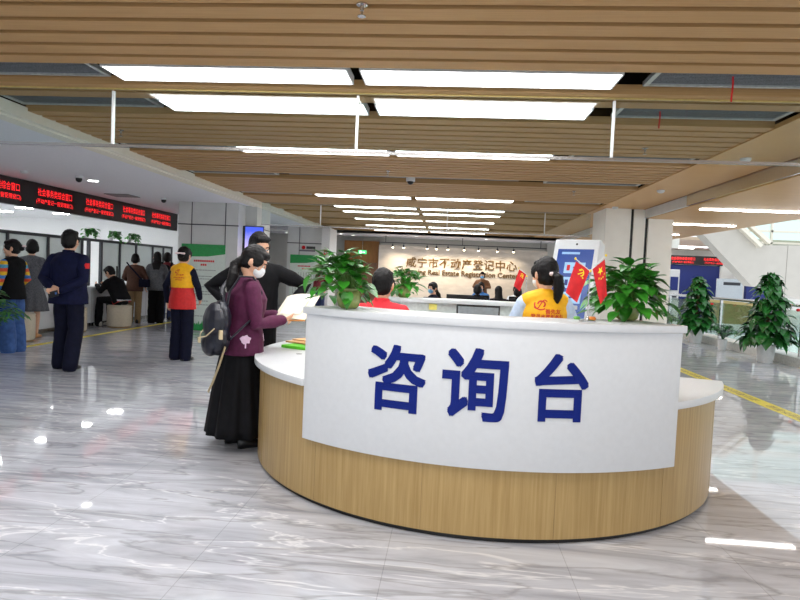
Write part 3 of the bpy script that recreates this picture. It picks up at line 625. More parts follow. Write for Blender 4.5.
for a, b in zip(PY[:-1], PY[1:]):
    if abs(a-12.66) < .01 or abs(a-12.4) < .01: continue
    MB().box(-.005, .005, a+.03, b-.03, .08, .98).build('glass_pane', FRO, t)
tag(t, 'dark framed pale glass partition standing on the white service counter', 'partition')
for i, (y, lb) in enumerate(((11.0, 'black monitor behind the counter glass near the seated man'), (13.4, 'black monitor on the counter in front of the woman in brown'), (14.9, 'black monitor on the counter beyond the woman in the grey jacket'))):
    q = root('monitor', (-7.70, y, .841), R(-60)); MB().box(-.1, .1, -.07, .07, 0, .012).build('base', BLACK, q); MB().box(-.02, .02, .0, .02, .012, .16).build('stand', BLACK, q); MB().box(-.25, .25, -.02, .015, .12, .45).build('screen', BLACK, q, bevel=.005); tag(q, lb, 'monitor', 'monitors on the service counter')
def trail(y, seed, lb):
    rnd = random.Random(seed); q = root('hanging_plant', (-7.94, y, 1.882)); MB().lathe([(.05, 0), (.07, .09), (.06, .09), (.055, .07)], n=16).build('pot', WPOT, q, 40); fo = MB()
    for i in range(70):
        az = rnd.random()*2*PI; r = rnd.uniform(.03, .26); z = .1+.12*rnd.random()-(.9*max(0, r-.12) if rnd.random() < .6 else 0)
        leaf(fo, Vector((.08+abs(math.cos(az))*r*.5, math.sin(az)*r, z)), Vector((math.cos(az), math.sin(az), -.2)), Vector((0,0,1)), .1, .075, .3)
    fo.build('foliage', LEAF, q, 0); tag(q, lb, 'potted plant', 'plants on top of the partition')
trail(12.55, 3, 'trailing plant on the partition next to the open window gap'); trail(13.5, 4, 'small plant on the partition above the woman in brown'); trail(14.3, 5, 'small plant on the partition above the woman in the grey jacket')
STOOLM = mat('beige_drum_stool', (206, 196, 176), .6, var=.03)
def stool(loc, lb):
    q = root('drum_stool', loc); MB().lathe([(.235, .03), (.245, .06), (.245, .40), (.238, .425)], n=36).build('drum', STOOLM, q, 40); MB().lathe([(.238, .427), (.245, .44), (.24, .465), (.21, .48)], n=36).build('seat', STOOLM, q, 40); MB().lathe([(.225, 0), (.225, .03)], n=30).build('base_ring', mat('stool_base', (140, 112, 70), .4), q, 40); tag(q, lb, 'stool', 'beige drum stools along the counter'); return q
stool((-7.0, 12.31, 0), 'beige drum stool with the man in black sitting on it')
stool((-7.16, 9.5, 0), 'beige drum stool beside the woman in the grey dress'); stool((-7.28, 11.15, 0), 'beige drum stool just past the man in navy, by the counter')

# ================================================================ KIOSK, DESK THINGS
kb = root('self_service_kiosk', (1.36, 6.75, 0), R(-30)); lean = R(17)
def kt(v): z = v.z; q = Vector((v.x, v.y*math.cos(lean)+z*math.sin(lean), z*math.cos(lean)-v.y*math.sin(lean))); return q+Vector((0, -.16, .82))
MB().box(-.255, .255, -.09, .10, -.02, 1.08, 0, None).xform(kt).build('head', WHITE, kb, bevel=.018)
MB().box(-.18, .18, -.05, .16, 0, .80).build('pedestal', WHITE, kb, bevel=.015); MB().box(-.24, .24, -.14, .2, 0, .03).build('foot_plate', DGREY, kb)
SCR = mat('kiosk_screen_blue', (22, 62, 138), .3, emit=.12, var=.02); SCB = mat('kiosk_button', (140, 180, 216), .3, emit=.15, var=.02)
sc = MB().box(-.2, .2, -.094, -.09, .08, .96).xform(kt).build('screen', SCR, kb)
for z in (.68, .51, .34): MB().box(-.10, .13, -.097, -.094, z, z+.125).xform(kt).build('button', SCB, kb)
for z, c in ((.68, RED), (.51, NAVYB), (.34, NAVYB)): MB().box(-.07, -.035, -.099, -.097, z+.03, z+.095, 0, kt).build('icon', c, kb); MB().box(.0, .08, -.099, -.097, z+.055, z+.075, 0, kt).build('button_print', NAVYB, kb)
MB().box(-.15, .05, -.097, -.094, .90, .925).xform(kt).build('title_print', SCB, kb)
MB().ell((0, -.09, 1.02), (.012, .004, .012)).xform(kt).build('camera_lens', BLACK, kb)
tag(kb, 'white self-service kiosk with tilted blue touch screen behind the reception desk', 'kiosk')

def star(cx, cy, r, rot=0):
    pts = []
    for i in range(10): a = PI/2+rot+i*PI/5; q = r if i % 2 == 0 else r*.4; pts.append((cx+q*math.cos(a), cy+q*math.sin(a)))
    return pts
def flag(name, loc, corners, party, lb, gp, pole, mirror=1):
    t = root(name, loc); A, B, C, D = [Vector((x*mirror, 0, z)) for x, z in corners]
    def cl(u, v, off=0): p = (A*(1-u)+B*u)*(1-v)+(D*(1-u)+C*u)*v; return Vector((p.x, .010*math.sin(u*5+v*4)*v-off, p.z))
    n, m_ = 10, 16; vs = [cl(i/n, j/m_) for j in range(m_+1) for i in range(n+1)]; vs2 = [v+Vector((0,.0012,0)) for v in vs]; k = len(vs); fs = []
    for j in range(m_):
        for i in range(n): a = j*(n+1)+i; fs.append((a, a+1, a+n+2, a+n+1)); fs.append((k+a, k+a+n+1, k+a+n+2, k+a+1))
    rim = [i for i in range(n+1)]+[(j+1)*(n+1)-1 for j in range(1, m_+1)]+[m_*(n+1)+i for i in range(n-1, -1, -1)]+[j*(n+1) for j in range(m_-1, 0, -1)]
    for a, b in zip(rim, rim[1:]+rim[:1]): fs.append((a, b, k+b, k+a))
    MB().add(vs+vs2, fs).build('cloth', RED, t, 50)
    mb = MB()
    def poly(pts): mb.add([cl(x, y, .0016) for x, y in pts], [tuple(range(len(pts)))])
    if party:
        cx, cy = .55, .2; ar = [(cx+.2*math.cos(a), cy+.11*math.sin(a)) for a in [R(x) for x in range(-120, 100, 20)]]; ai = [(cx-.03+.15*math.cos(a), cy+.085*math.sin(a)) for a in [R(x) for x in range(-120, 100, 20)]]
        for i in range(len(ar)-1): poly([ar[i], ar[i+1], ai[i+1], ai[i]])
        poly([(cx-.2, cy+.09), (cx-.15, cy+.11), (cx+.14, cy-.03), (cx+.10, cy-.05)]); poly([(cx-.2, cy-.04), (cx-.07, cy-.09), (cx-.0, cy-.06), (cx-.14, cy-.01)]); poly([(cx+.12, cy+.1), (cx+.2, cy+.08), (cx+.26, cy+.12), (cx+.18, cy+.14)])
    else:
        for sx, sy, r in ((.55, .2, .24), (.35, .36, .08), (.52, .41, .08), (.7, .41, .08), (.85, .36, .08)): poly([(sx+(x-sx), sy+(y-sy)*.5) for x, y in star(sx, sy, r, .3)])
    mb.build('emblem', GOLD, t)
    (x0, z0), (x1, z1) = pole; MB().tube([(x0*mirror, .002, z0), (x1*mirror, .002, z1)], [.0028, .0028], 8).build('pole', WHITEP, t, 60); MB().ell((x1*mirror, .002, z1), (.006, .006, .008), n=10).build('finial', GOLD, t, 60)
    tag(t, lb, 'flag', gp); return t
s = .00557
c1 = [((576-590)*s, (271-262)*s), (-.002, .004), ((579.5-590)*s, (271-302.5)*s), ((567.5-590)*s, (271-293)*s)]
c2 = [((592.5-590)*s, (271-269)*s), ((603.5-590)*s, (271-259)*s), ((608-590)*s, (271-294)*s), ((601.5-590)*s, (271-303)*s)]
F0 = (.762, 3.36, 1.475)
f1 = flag('small_flag', (F0[0], F0[1]-.004, F0[2]), c1, True, 'small red flag with yellow hammer and sickle on the desk ledge', 'small flags on the desk', ((0, 0), ((575.5-590)*s, (271-259.5)*s)))
f2 = flag('small_flag', (F0[0], F0[1]-.002, F0[2]), c2, False, 'small red flag with yellow stars on the desk ledge', 'small flags on the desk', ((0, 0), ((604.5-590)*s, (271-255)*s)))
def fstand(loc, lb):
    q = root('flag_stand', loc); MB().lathe([(.045, 0), (.045, .006), (.012, .012), (.006, .03)], n=24).build('base', STEEL, q, 40); MB().tube([(0,0,.02),(0,0,.275)], [.004,.003], 8).build('rod', STEEL, q, 60); MB().ell((0,0,.277), (.009,.009,.009), n=10).build('clip', GOLD, q, 60); tag(q, lb, 'flag stand'); return q
fstand((F0[0]+.002, F0[1]+.004, 1.199), 'slim steel flag stand on the front desk ledge')
fstand((.80, 6.34, 1.166), 'slim flag stand on the rear desk ledge')
dup(f1, (.795, 6.33, 1.46), label='small red flag on the rear ledge, half hidden by the yellow-vested woman')
o = MB().box(-.042, .042, -.0015, 0, -.03, .03).build('sticky_note', mat('yellow_note', (238, 228, 120), .6)); o.location = (-.155, 6.198, 1.085); o.rotation_euler = (0, 0, R(17)); tag(o, 'pale yellow sticky note on the inner wall of the desk', 'note')
q = root('monitor', (.30, 6.02, .76), R(3)); MB().box(-.1, .1, -.08, .08, 0, .012).build('base', BLACK, q); MB().box(-.02, .02, .0, .02, .012, .2).build('stand', BLACK, q); MB().box(-.215, .215, -.015, .02, .10, .375).build('bezel', BLACK, q, bevel=.004); MB().box(-.2, .2, -.018, -.015, .115, .355).build('screen', mat('screen_grey', (140, 148, 152), .4), q); tag(q, 'black framed monitor with a grey screen on the inner desk', 'monitor')
# trinkets at the flag foot
o = MB().lathe([(.02, 0), (.024, .01), (.018, .02)], n=16).build('sweet', mat('sweet_orange', (230, 140, 60), .4), loc=None); o.location = (.82, 3.50, 1.199); tag(o, 'tiny orange trinket by the flag stand', 'trinket')
o = MB().lathe([(.016, 0), (.02, .008), (.014, .016)], n=16).build('sweet', mat('sweet_green', (120, 190, 90), .4)); o.location = (.74, 3.52, 1.199); tag(o, 'tiny green trinket by the flag stand', 'trinket')
# papers on the side counter
def sheet(name, pts, z0, z1, m, lb, cat, bev=.003):
    mb = MB(); n = len(pts); cx = sum(p[0] for p in pts)/n; cy = sum(p[1] for p in pts)/n; v = [(x-cx, y-cy, 0) for x, y in pts]+[(x-cx, y-cy, z1-z0) for x, y in pts]
    mb.add(v, [tuple(range(n))[::-1], tuple(range(n, 2*n))]+[(i, (i+1) % n, n+(i+1) % n, n+i) for i in range(n)]); o = mb.build(name, m, bevel=bev); o.location = (cx, cy, z0); tag(o, lb, cat)
sheet('folder', [(-1.36, 4.86), (-.98, 4.70), (-.86, 4.95), (-1.24, 5.12)], .761, .785, mat('bright_green_folder', (104, 214, 50), .4), 'bright green plastic folder under the brown envelope on the side counter', 'folder')
sheet('envelope', [(-1.37, 5.02), (-.98, 4.80), (-.80, 5.05), (-1.18, 5.28)], .787, .800, mat('kraft_envelope', (196, 152, 102), .7), 'brown paper envelope on the green folder on the side counter', 'envelope')
sheet('envelope', [(-1.33, 5.08), (-.93, 4.90), (-.80, 5.12), (-1.18, 5.30)], .802, .812, mat('kraft_envelope_light', (212, 170, 120), .7), 'lighter brown envelope on top of the other envelope', 'envelope')
o = MB().lathe([(.022, 0), (.022, .002)], n=20).build('cable_grommet', mat('grommet_grey', (150, 150, 150), .4)); o.location = (-1.13, 4.55, .7605); tag(o, 'small grey round cable cover in the white side counter', 'grommet')

# back office desk before the sign wall
t = root('work_counter', (.6, 14.3, 0)); MB().box(-1.6, 1.7, -.05, .0, 0, .72).build('front', WHITE, t); MB().box(-1.65, 1.75, -.08, .6, .72, .76).build('worktop', WHITE, t); MB().box(-1.6, -1.55, 0, .55, 0, .72).build('side', WHITE, t); MB().box(1.65, 1.7, 0, .55, 0, .72).build('side', WHITE, t); tag(t, 'white work counter between the reception desk and the sign wall', 'counter')
for x, lb in ((.12, 'black monitor on the work counter nearest the masked seated woman'), (.42, 'second black monitor on the work counter, beside the person in blue')):
    q = root('monitor', (x, 14.55, .76)); MB().box(-.1, .1, -.08, .08, 0, .012).build('base', BLACK, q); MB().box(-.02, .02, .0, .02, .012, .2).build('stand', BLACK, q); MB().box(-.17, .17, -.015, .02, .06, .2).build('screen', BLACK, q, bevel=.004); tag(q, lb, 'monitor', 'monitors on the work counter')
# ================================================================ PEOPLE
def skin_mesh(mb, voxel, sm=4, amp=0, freq=9, seed=0):
    """grow one continuous surface over overlapping tapered shapes"""
    me = mb.mesh('t'); ob = bpy.data.objects.new('t', me); col.objects.link(ob)
    r = ob.modifiers.new('r', 'REMESH'); r.mode = 'VOXEL'; r.voxel_size = voxel; r.adaptivity = 0
    if sm: q = ob.modifiers.new('s', 'SMOOTH'); q.factor = .5; q.iterations = sm
    dg = bpy.context.evaluated_depsgraph_get(); out = bpy.data.meshes.new_from_object(ob.evaluated_get(dg)); bpy.data.objects.remove(ob); bpy.data.meshes.remove(me)
    if amp:
        o = Vector((seed*3.7, seed*1.3, seed*2.1))
        for v, n in zip(out.vertices, [x.normal.copy() for x in out.vertices]):
            p = v.co; k = noise.noise(Vector((p.x*freq, p.y*freq, p.z*freq*1.7))+o) + .5*noise.noise(Vector((p.x*freq*2.3, p.y*freq*2.3, p.z*freq*2.3))+o); v.co = p+n*(k*amp)
    for p in out.polygons: p.use_smooth = True
    return out
def add_obj(name, me, mats, parent=None, mfn=None):
    me.name = name
    for m in (mats if isinstance(mats, (list, tuple)) else [mats]): me.materials.append(m)
    if mfn:
        for p in me.polygons: p.material_index = mfn(p.center)
    o = bpy.data.objects.new(name, me); col.objects.link(o); o.parent = parent; return o

EYEW = mat('eye_white', (236, 232, 226), .3); EYEB = mat('eye_dark', (30, 20, 16), .2); LIP = mat('lips', (178, 92, 84), .45)
MASKW = mat('mask_white', (236, 240, 242), .6); MASKB = mat('mask_blue', (110, 170, 214), .6)
def person(label, loc, rz, h=1.68, near=True, lean=0, head=(0, 0), pel=0, arms=None, legs=None, top=None, bottom=None, hair='short', vest=None, mask=None, face=False, shoes=None, fem=False, group=None, hands=None, sleeve='long', handdir=None, tilt=0, bulk=(1, 1)):
    """arms: ((elbow, wrist) left, (elbow, wrist) right); legs: ((knee, ankle) left, right) in metres of a 1.70 m figure, +Y the facing side, +X its right"""
    k = h/1.70; vx = (.0075 if near else .013)/k; rnd = random.Random(label)
    PV = Vector((0, 0, .93+pel)); RL = Matrix.Rotation(R(-lean), 3, 'X')
    def up(p): p = Vector(p); return PV + RL@(p-Vector((0, 0, .93)))
    def upz(x, y, z): return up((x, y, z))
    sw = (.152 if fem else .172)*(1+(bulk[0]-1)*.4)
    SH = [upz(-sw, -.01, 1.335), upz(sw, -.01, 1.335)]
    HIP = [PV+Vector((-.085, 0, -.03)), PV+Vector((.085, 0, -.03))]
    arms = arms or (((-.25, -.02, 1.10), (-.25, .06, .86)), ((.25, -.02, 1.10), (.25, .06, .86)))
    legs = legs or (((-.09, .015, .49), (-.09, -.02, .08)), ((.09, .015, .49), (.09, -.02, .08)))
    arms = [[Vector(a[0])+Vector((0,0,pel)), Vector(a[1])+Vector((0,0,pel))] for a in arms]; legs = [[Vector(a[0]), Vector(a[1])] for a in legs]
    HC = upz(0, .017, 1.563); HM = Matrix.Scale(1.1, 3)@Matrix.Rotation(R(head[0]), 3, 'Z')@RL@Matrix.Rotation(R(-head[1]), 3, 'X')@Matrix.Rotation(R(tilt), 3, 'Y')
    def hd(x, y, z): return HC + HM@Vector((x, y, z))
    UPV = RL@Vector((1, 0, 0))
    bx_, by_ = bulk
    def torso(mb, g, z0=.86, yoke=True):
        rows = [(.86, .160, .115), (.95, .167, .117), (1.06, .152, .106), (1.18, .160, .110), (1.28, .172, .110), (1.345, .160, .092), (1.385, .118, .072), (1.42, .07, .056)]
        if fem: rows = [(.86, .168, .120), (.95, .167, .117), (1.06, .138, .100), (1.18, .148, .114), (1.265, .156, .114), (1.335, .144, .086), (1.375, .105, .066), (1.41, .064, .052)]
        rows = [r for r in rows if r[0] >= z0-.001]
        gx = [(1 if z < 1.3 else .4) for z, a, b in rows]
        mb.tube([upz(0, -.005, z) for z, a, b in rows], [(a*(1+(bx_-1)*q)+g, b*(1+(by_-1)*q)+g) for (z, a, b), q in zip(rows, gx)], 22, side=(1, 0, 0), cap=False)
        if yoke:
            for s in (0, 1): mb.tube([upz(0, -.02, 1.375), SH[s]*.5+upz(0, -.02, 1.375)*.5+Vector((0,0,.004)), SH[s]], [.052+g*.6, .050+g*.6, .050+g*.6], 12)
    # ---- body (skin)
    b = MB(); torso(b, -.012)
    b.tube([upz(0, -.02, 1.36), upz(0, -.005, 1.44), hd(0, -.02, -.07)], [.062, .05 if fem else .056, .052], 14)
    b.ell(hd(0, 0, .012), (.074, .093, .104), HM, 18); b.ell(hd(0, .026, -.05), (.058, .062, .062), HM); b.ell(hd(0, .062, -.088), (.032, .026, .024), HM)
    b.ell(hd(0, .094, -.022), (.014, .016, .016), HM, 10); b.tube([hd(0, .084, .022), hd(0, .1, -.018)], [.009, .012], 8); b.ell(hd(0, .078, .03), (.05, .016, .012), HM, 10); b.ell(hd(0, .085, -.055), (.026, .014, .014), HM, 10)
    for s in (-1, 1): b.ell(hd(s*.077, -.008, -.012), (.012, .022, .034), HM@Matrix.Rotation(R(s*18), 3, 'Z'), 10); b.ell(hd(s*.04, .062, -.03), (.024, .022, .026), HM, 10)
    FING = []
    for s in (0, 1):
        e, w = arms[s]; sg = -1 if s == 0 else 1
        b.tube([SH[s], SH[s]*.5+e*.5, e, e*.55+w*.45, w], [.046, .043, .036, .035, .025], 12)
        d = (w-e).normalized(); pn = Vector((-sg, 0, 0))
        if handdir and handdir[s]: d = Vector(handdir[s][0]).normalized(); pn = Vector(handdir[s][1]).normalized()
        pn = (pn-d*pn.dot(d)).normalized(); ac = d.cross(pn)          # across the knuckles
        if ac.dot(Vector((0, 1, 0))) < 0 and not (handdir and handdir[s]): ac = -ac
        pc = w+d*.045; M3 = Matrix((ac, pn, d)).transposed(); b.ell(pc, (.040, .017, .052), M3, 12)
        for i, (off, L) in enumerate(((.029, .068), (.010, .078), (-.010, .072), (-.028, .056))):
            a = w+d*.075+ac*off; p1 = a+d*L*.45+pn*.006; p2 = p1+d*L*.3+pn*L*.18; p3 = p2+d*L*.18+pn*L*.24
            b.tube([a-d*.02, p1, p2, p3], [.0095, .009, .0085, .0075], 8)
        a = w+d*.02+ac*.028; b.tube([a, a+ac*.022+d*.03+pn*.008, a+ac*.026+d*.06+pn*.018], [.013, .0105, .009], 8)
        FING.append((w, d, pn, ac))
    for s in (0, 1):
        kn, an = legs[s]; b.tube([HIP[s], HIP[s]*.5+kn*.5, kn, kn*.6+an*.4, an], [.078, .068, .05, .05, .034], 12)
    body = add_obj('person', skin_mesh(b, vx, 3), SKIN)
    body['label'] = label; body['category'] = 'person'
    if group: body['group'] = group
    seed = rnd.random()*10
    # ---- trousers / skirt
    if bottom and bottom[0] == 'trousers':
        g = bottom[2] if len(bottom) > 2 else .0; mb = MB(); mb.tube([PV+Vector((0,0,-.07)), PV+Vector((0,0,.04)), upz(0, -.005, 1.02)], [(.168, .125), (.168, .120), (.148, .108)], 20, side=(1,0,0), cap=False)
        for s in (0, 1):
            kn, an = legs[s]; q = an + (an-kn).normalized()*.03
            mb.tube([HIP[s]+Vector((0,0,.0)), HIP[s]*.5+kn*.5, kn, kn*.5+q*.5, q], [.098, .088+g*.4, .072+g*.7, .068+g, .062+g], 16, cap=True)
        add_obj('trousers', skin_mesh(mb, max(vx, .009), 3, .004, 9, seed), bottom[1], body)
    elif bottom and bottom[0] in ('skirt', 'dress'):
        z1, rb = bottom[2], bottom[3]; mb = MB(); N = 72; rows = [(1.04, .150, .112), (.95, .178, .135), (.84, .19, .148)]
        for i in range(1, 9): t = i/8; rows.append((.84+(z1-.84)*t, .19+(rb-.19)*t**.8, .148+(rb*.85-.148)*t**.8))
        vs = []; fs = []
        for i, (z, a, c_) in enumerate(rows):
            pl = .0 if i < 2 else min(1, (i-1)/5)*.018
            for j in range(N):
                an_ = 2*PI*j/N; q = 1+pl/.2*(math.sin(j*PI*2*13/N+seed)+.6*math.sin(j*2*PI*7/N))*.6; p = Vector((a*math.cos(an_)*q, c_*math.sin(an_)*q-.005, z)); vs.append(up(p) if z > .93 else p+Vector((0,0,pel)))
        vs += [Vector((v.x*.985, v.y*.985, v.z)) for v in vs]; T = len(rows)*N
        for i in range(len(rows)-1):
            for j in range(N): a = i*N+j; c_ = i*N+(j+1) % N; fs.append((a, c_, c_+N, a+N)); fs.append((T+a, T+a+N, T+c_+N, T+c_))
        for j in range(N): a = (len(rows)-1)*N+j; c_ = (len(rows)-1)*N+(j+1) % N; fs.append((a, c_, T+c_, T+a))
        mb.add(vs, fs); o = mb.build('skirt', bottom[1], body, 0)
    # ---- top garment
    if top:
        g = top[2] if len(top) > 2 else .014; zb = top[3] if len(top) > 3 else .86; mfn = top[4] if len(top) > 4 else None
        mb = MB(); torso(mb, g, zb)
        if zb < .86: mb.tube([PV+Vector((0, 0, zb-.93)), PV+Vector((0,0,-.02)), upz(0, 0, 1.0)], [(.175*bx_+g, .125*by_+g), (.170*bx_+g, .12*by_+g), (.158*bx_+g, .108*by_+g)], 22, side=(1,0,0), cap=False)
        for s in (0, 1):
            e, w = arms[s]
            if sleeve == 'long': mb.tube([SH[s], SH[s]*.5+e*.5, e, e*.5+w*.5, w+(e-w).normalized()*.015], [.058+g*.6, .054+g*.6, .046+g*.5, .043+g*.5, .036+g*.4], 14)
            elif sleeve == 'short': mb.tube([SH[s], SH[s]*.45+e*.55], [.058+g*.6, .054+g], 14)
        mb.tube([upz(0, -.015, 1.37), upz(0, -.012, 1.425 if fem else 1.452)], [.072+g*.3, .062+g*.2], 14, cap=False)
        add_obj('top' if sleeve != 'long' else 'jacket', skin_mesh(mb, max(vx, .008), 3, .0045, 8, seed+2), top[1], body, mfn)
    vm = None
    if vest:
        g = vest[1]; zb = vest[2]; mb = MB(); torso(mb, g, .86, False)
        for s in (0, 1): mb.tube([upz(0, -.02, 1.38), SH[s]*.8+upz(0, -.02, 1.38)*.2], [.06+g*.7, .056+g*.7], 14)
        mb.tube([PV+Vector((0, 0, zb-.93)), PV+Vector((0,0,-.02)), upz(0, 0, 1.0)], [(.182*bx_+g, .133*by_+g), (.172*bx_+g, .122*by_+g), (.158*bx_+g, .108*by_+g)], 22, side=(1,0,0), cap=False)
        mb.tube([upz(0, -.015, 1.37), upz(0, -.012, 1.425)], [.074+g*.3, .066+g*.2], 14, cap=False)
        vm = skin_mesh(mb, vx, 3, .003, 8, seed+4); o = add_obj('vest', vm, vest[0], body, vest[3] if len(vest) > 3 else None)
        bvh = BVHTree.FromPolygons([v.co.copy() for v in vm.vertices], [tuple(p.vertices) for p in vm.polygons])
        def back(mb, s_, cx, cz, width, bold=.02):
            vs, fs, w, hh = text_geo(s_, 1, 0, bold, .25); sc = width/w; out = []
            for v in vs:
                p = Vector((cx+v.x*sc, -1, cz+v.y*sc)); hit = bvh.ray_cast(p, Vector((0, 1, 0))); out.append((hit[0] if hit[0] else Vector((p.x, -.15, p.z)))-Vector((0, .0025, 0)))
            mb.add(out, [f for f in fs])
        if len(vest) > 4:
            mb = MB()
            for s_, cx, cz, w in vest[4]: back(mb, s_, cx, cz, w)
            cx, cz, r_ = vest[5]
            def strip(pts, wd):
                L_ = []
                for i, (x, z) in enumerate(pts):
                    a = pts[max(0, i-1)]; c_ = pts[min(len(pts)-1, i+1)]; t_ = Vector((c_[0]-a[0], c_[1]-a[1])).normalized(); nrm = Vector((-t_.y, t_.x))*wd
                    for q in (1, -1):
                        p = Vector((x+nrm.x*q, -1, z+nrm.y*q)); hit = bvh.ray_cast(p, Vector((0,1,0))); L_.append((hit[0] if hit[0] else Vector((p.x, -.15, p.z)))-Vector((0,.0025,0)))
                mb.add(L_, [(2*i, 2*i+1, 2*i+3, 2*i+2) for i in range(len(pts)-1)])
            strip([(cx-r_*1.1+r_*2.2*i/12, cz+r_*(.1+.75*math.cos(i/12*PI*1.6+2.2))) for i in range(13)], r_*.09)
            strip([(cx+r_*math.cos(R(a)), cz+r_*.8*math.sin(R(a))) for a in range(150, 330, 15)], r_*.11)
            strip([(cx+r_*.6*math.cos(R(a))+r_*.15, cz+r_*.5*math.sin(R(a))+r_*.15) for a in range(-60, 200, 20)], r_*.13)
            mb.build('back_print', mat('vest_red_print', (206, 40, 30), .6), o)
    # ---- shoes
    if shoes:
        for s in (0, 1):
            kn, an = legs[s]; mb = MB(); f = shoes[1] if len(shoes) > 1 else (0, 1, 0); f = Vector(f).normalized(); lift = max(0, an.z-.09); z0 = an.z-.08
            a = Vector((an.x, an.y, z0)); sd = f.cross(Vector((0,0,1)))
            rows = [(-.075, .030, .05, .045), (-.05, .038, .06, .05), (0, .040, .05, .045), (.07, .042, .036, .035), (.13, .043, .03, .027), (.175, .030, .022, .02)]
            vs = []; fs = []; n = 14
            for (y, w, ht, cz) in rows:
                for j in range(n): q = 2*PI*j/n; zz = max(0.0, cz+ht*math.sin(q)); vs.append(a+f*y+sd*w*math.cos(q)+Vector((0,0,zz)))
            for i in range(len(rows)-1):
                for j in range(n): fs.append((i*n+j, i*n+(j+1) % n, (i+1)*n+(j+1) % n, (i+1)*n+j))
            fs.append(tuple(range(n))); fs.append(tuple((len(rows)-1)*n+j for j in range(n))); mb.add(vs, fs); mb.build('shoe', shoes[0], body, 0)
    # ---- hair
    mb = MB()
    mb.ell(hd(0, -.016, .026), (.084, .098, .104), HM, 20)
    if hair == 'short': mb.ell(hd(0, -.04, -.02), (.078, .066, .075), HM); mb.ell(hd(0, .045, .085), (.066, .045, .034), HM); [mb.ell(hd(s*.074, .015, .01), (.014, .03, .035), HM, 10) for s in (-1, 1)]
    if hair == 'crop': mb.ell(hd(0, -.04, -.03), (.082, .072, .085), HM); [mb.ell(hd(s*.075, .0, -.02), (.02, .045, .06), HM, 10) for s in (-1, 1)]; mb.ell(hd(0, .05, .07), (.07, .046, .04), HM)
    if hair in ('bun', 'pony', 'lowpony'):
        mb.ell(hd(0, -.03, -.02), (.078, .072, .075), HM); [mb.ell(hd(s*.07, .028, .02), (.018, .05, .05), HM, 10) for s in (-1, 1)]; mb.ell(hd(0, .05, .075), (.066, .044, .036), HM)
        if hair == 'bun': mb.ell(hd(0, -.115, .0), (.045, .035, .042), HM)
        if hair == 'pony': mb.tube([hd(.0, -.10, .0), hd(.02, -.135, -.03), hd(.03, -.13, -.10), hd(.03, -.115, -.17), hd(.03, -.11, -.21)], [.026, .04, .045, .032, .012], 12)
        if hair == 'lowpony': mb.tube([hd(0, -.08, -.05), hd(.0, -.105, -.10), upz(.0, -.135, 1.42), upz(0, -.15, 1.34), upz(0, -.145, 1.27)], [.045, .045, .046, .042, .02], 12)
    if hair == 'long': mb.ell(hd(0, -.03, -.03), (.085, .085, .09), HM); mb.tube([hd(0, -.06, 0), hd(0, -.07, -.1), upz(0, -.11, 1.40), upz(0, -.125, 1.26)], [(.08, .05), (.092, .05), (.105, .04), (.07, .02)], 18, side=(1,0,0))
    ho = add_obj('hair', skin_mesh(mb, vx, 2, .0035, 45, seed), HAIR, body)
    if hair == 'bun': MB().tube([hd(-.055, -.145, .025), hd(0, -.158, .03), hd(.055, -.145, .025)], [.016, .010, .016], 10).build('hair_clip', mat('pale_hair_clip', (236, 214, 214), .4), ho, 0)
    if hair in ('pony', 'lowpony'): p = hd(.005, -.112, -.005) if hair == 'pony' else hd(0, -.1, -.085); MB().tube([p+HM@Vector((-.025,0,0)), p+HM@Vector((.025,0,0))], [.016, .016], 10).build('hair_tie', mat('pale_hair_clip', (236, 214, 214), .4) if hair == 'pony' else BLACK, ho, 0)
    if face:
        for s in (-1, 1):
            MB().ell(hd(s*.031, .084, .004), (.014, .009, .008), HM, 10).build('eye', EYEW, body, 0); MB().ell(hd(s*.031, .0905, .004), (.007, .005, .007), HM, 8).build('iris', EYEB, body, 0)
            MB().tube([hd(s*.014, .094, .026), hd(s*.032, .093, .031), hd(s*.05, .08, .026)], [.004, .0045, .003], 6).build('eyebrow', HAIR, body, 0)
        if not mask: MB().tube([hd(-.022, .094, -.058), hd(0, .101, -.056), hd(.022, .094, -.058)], [.004, .0065, .004], 8).build('mouth', LIP, body, 0)
    if mask:
        mb = MB(); mb.ell(hd(0, .062, -.05), (.062, .056, .052), HM, 16); mb.ell(hd(0, .095, -.035), (.022, .022, .03), HM, 10)
        mo = add_obj('face_mask', skin_mesh(mb, vx, 3), mask, body)
        MB().tube([hd(-.06, .055, -.03), hd(-.08, .005, -.005)], [.002, .002], 5).build('ear_loop', mask, mo); MB().tube([hd(.06, .055, -.03), hd(.08, .005, -.005)], [.002, .002], 5).build('ear_loop', mask, mo)
    # ---- scale to height and place
    done = set()
    def sc(o):
        if o.data and o.data.name not in done:
            done.add(o.data.name); o.data.transform(Matrix.Scale(k, 4))
        for c in o.children: sc(c)
    sc(body); body.location = loc; body.rotation_euler = (0, 0, R(rz))
    MW = Matrix.Translation(Vector(loc))@Matrix.Rotation(R(rz), 4, 'Z')@Matrix.Scale(k, 4)
    body_info = dict(o=body, MW=MW, up=up, hd=hd, hands=FING, k=k)
    return body_info

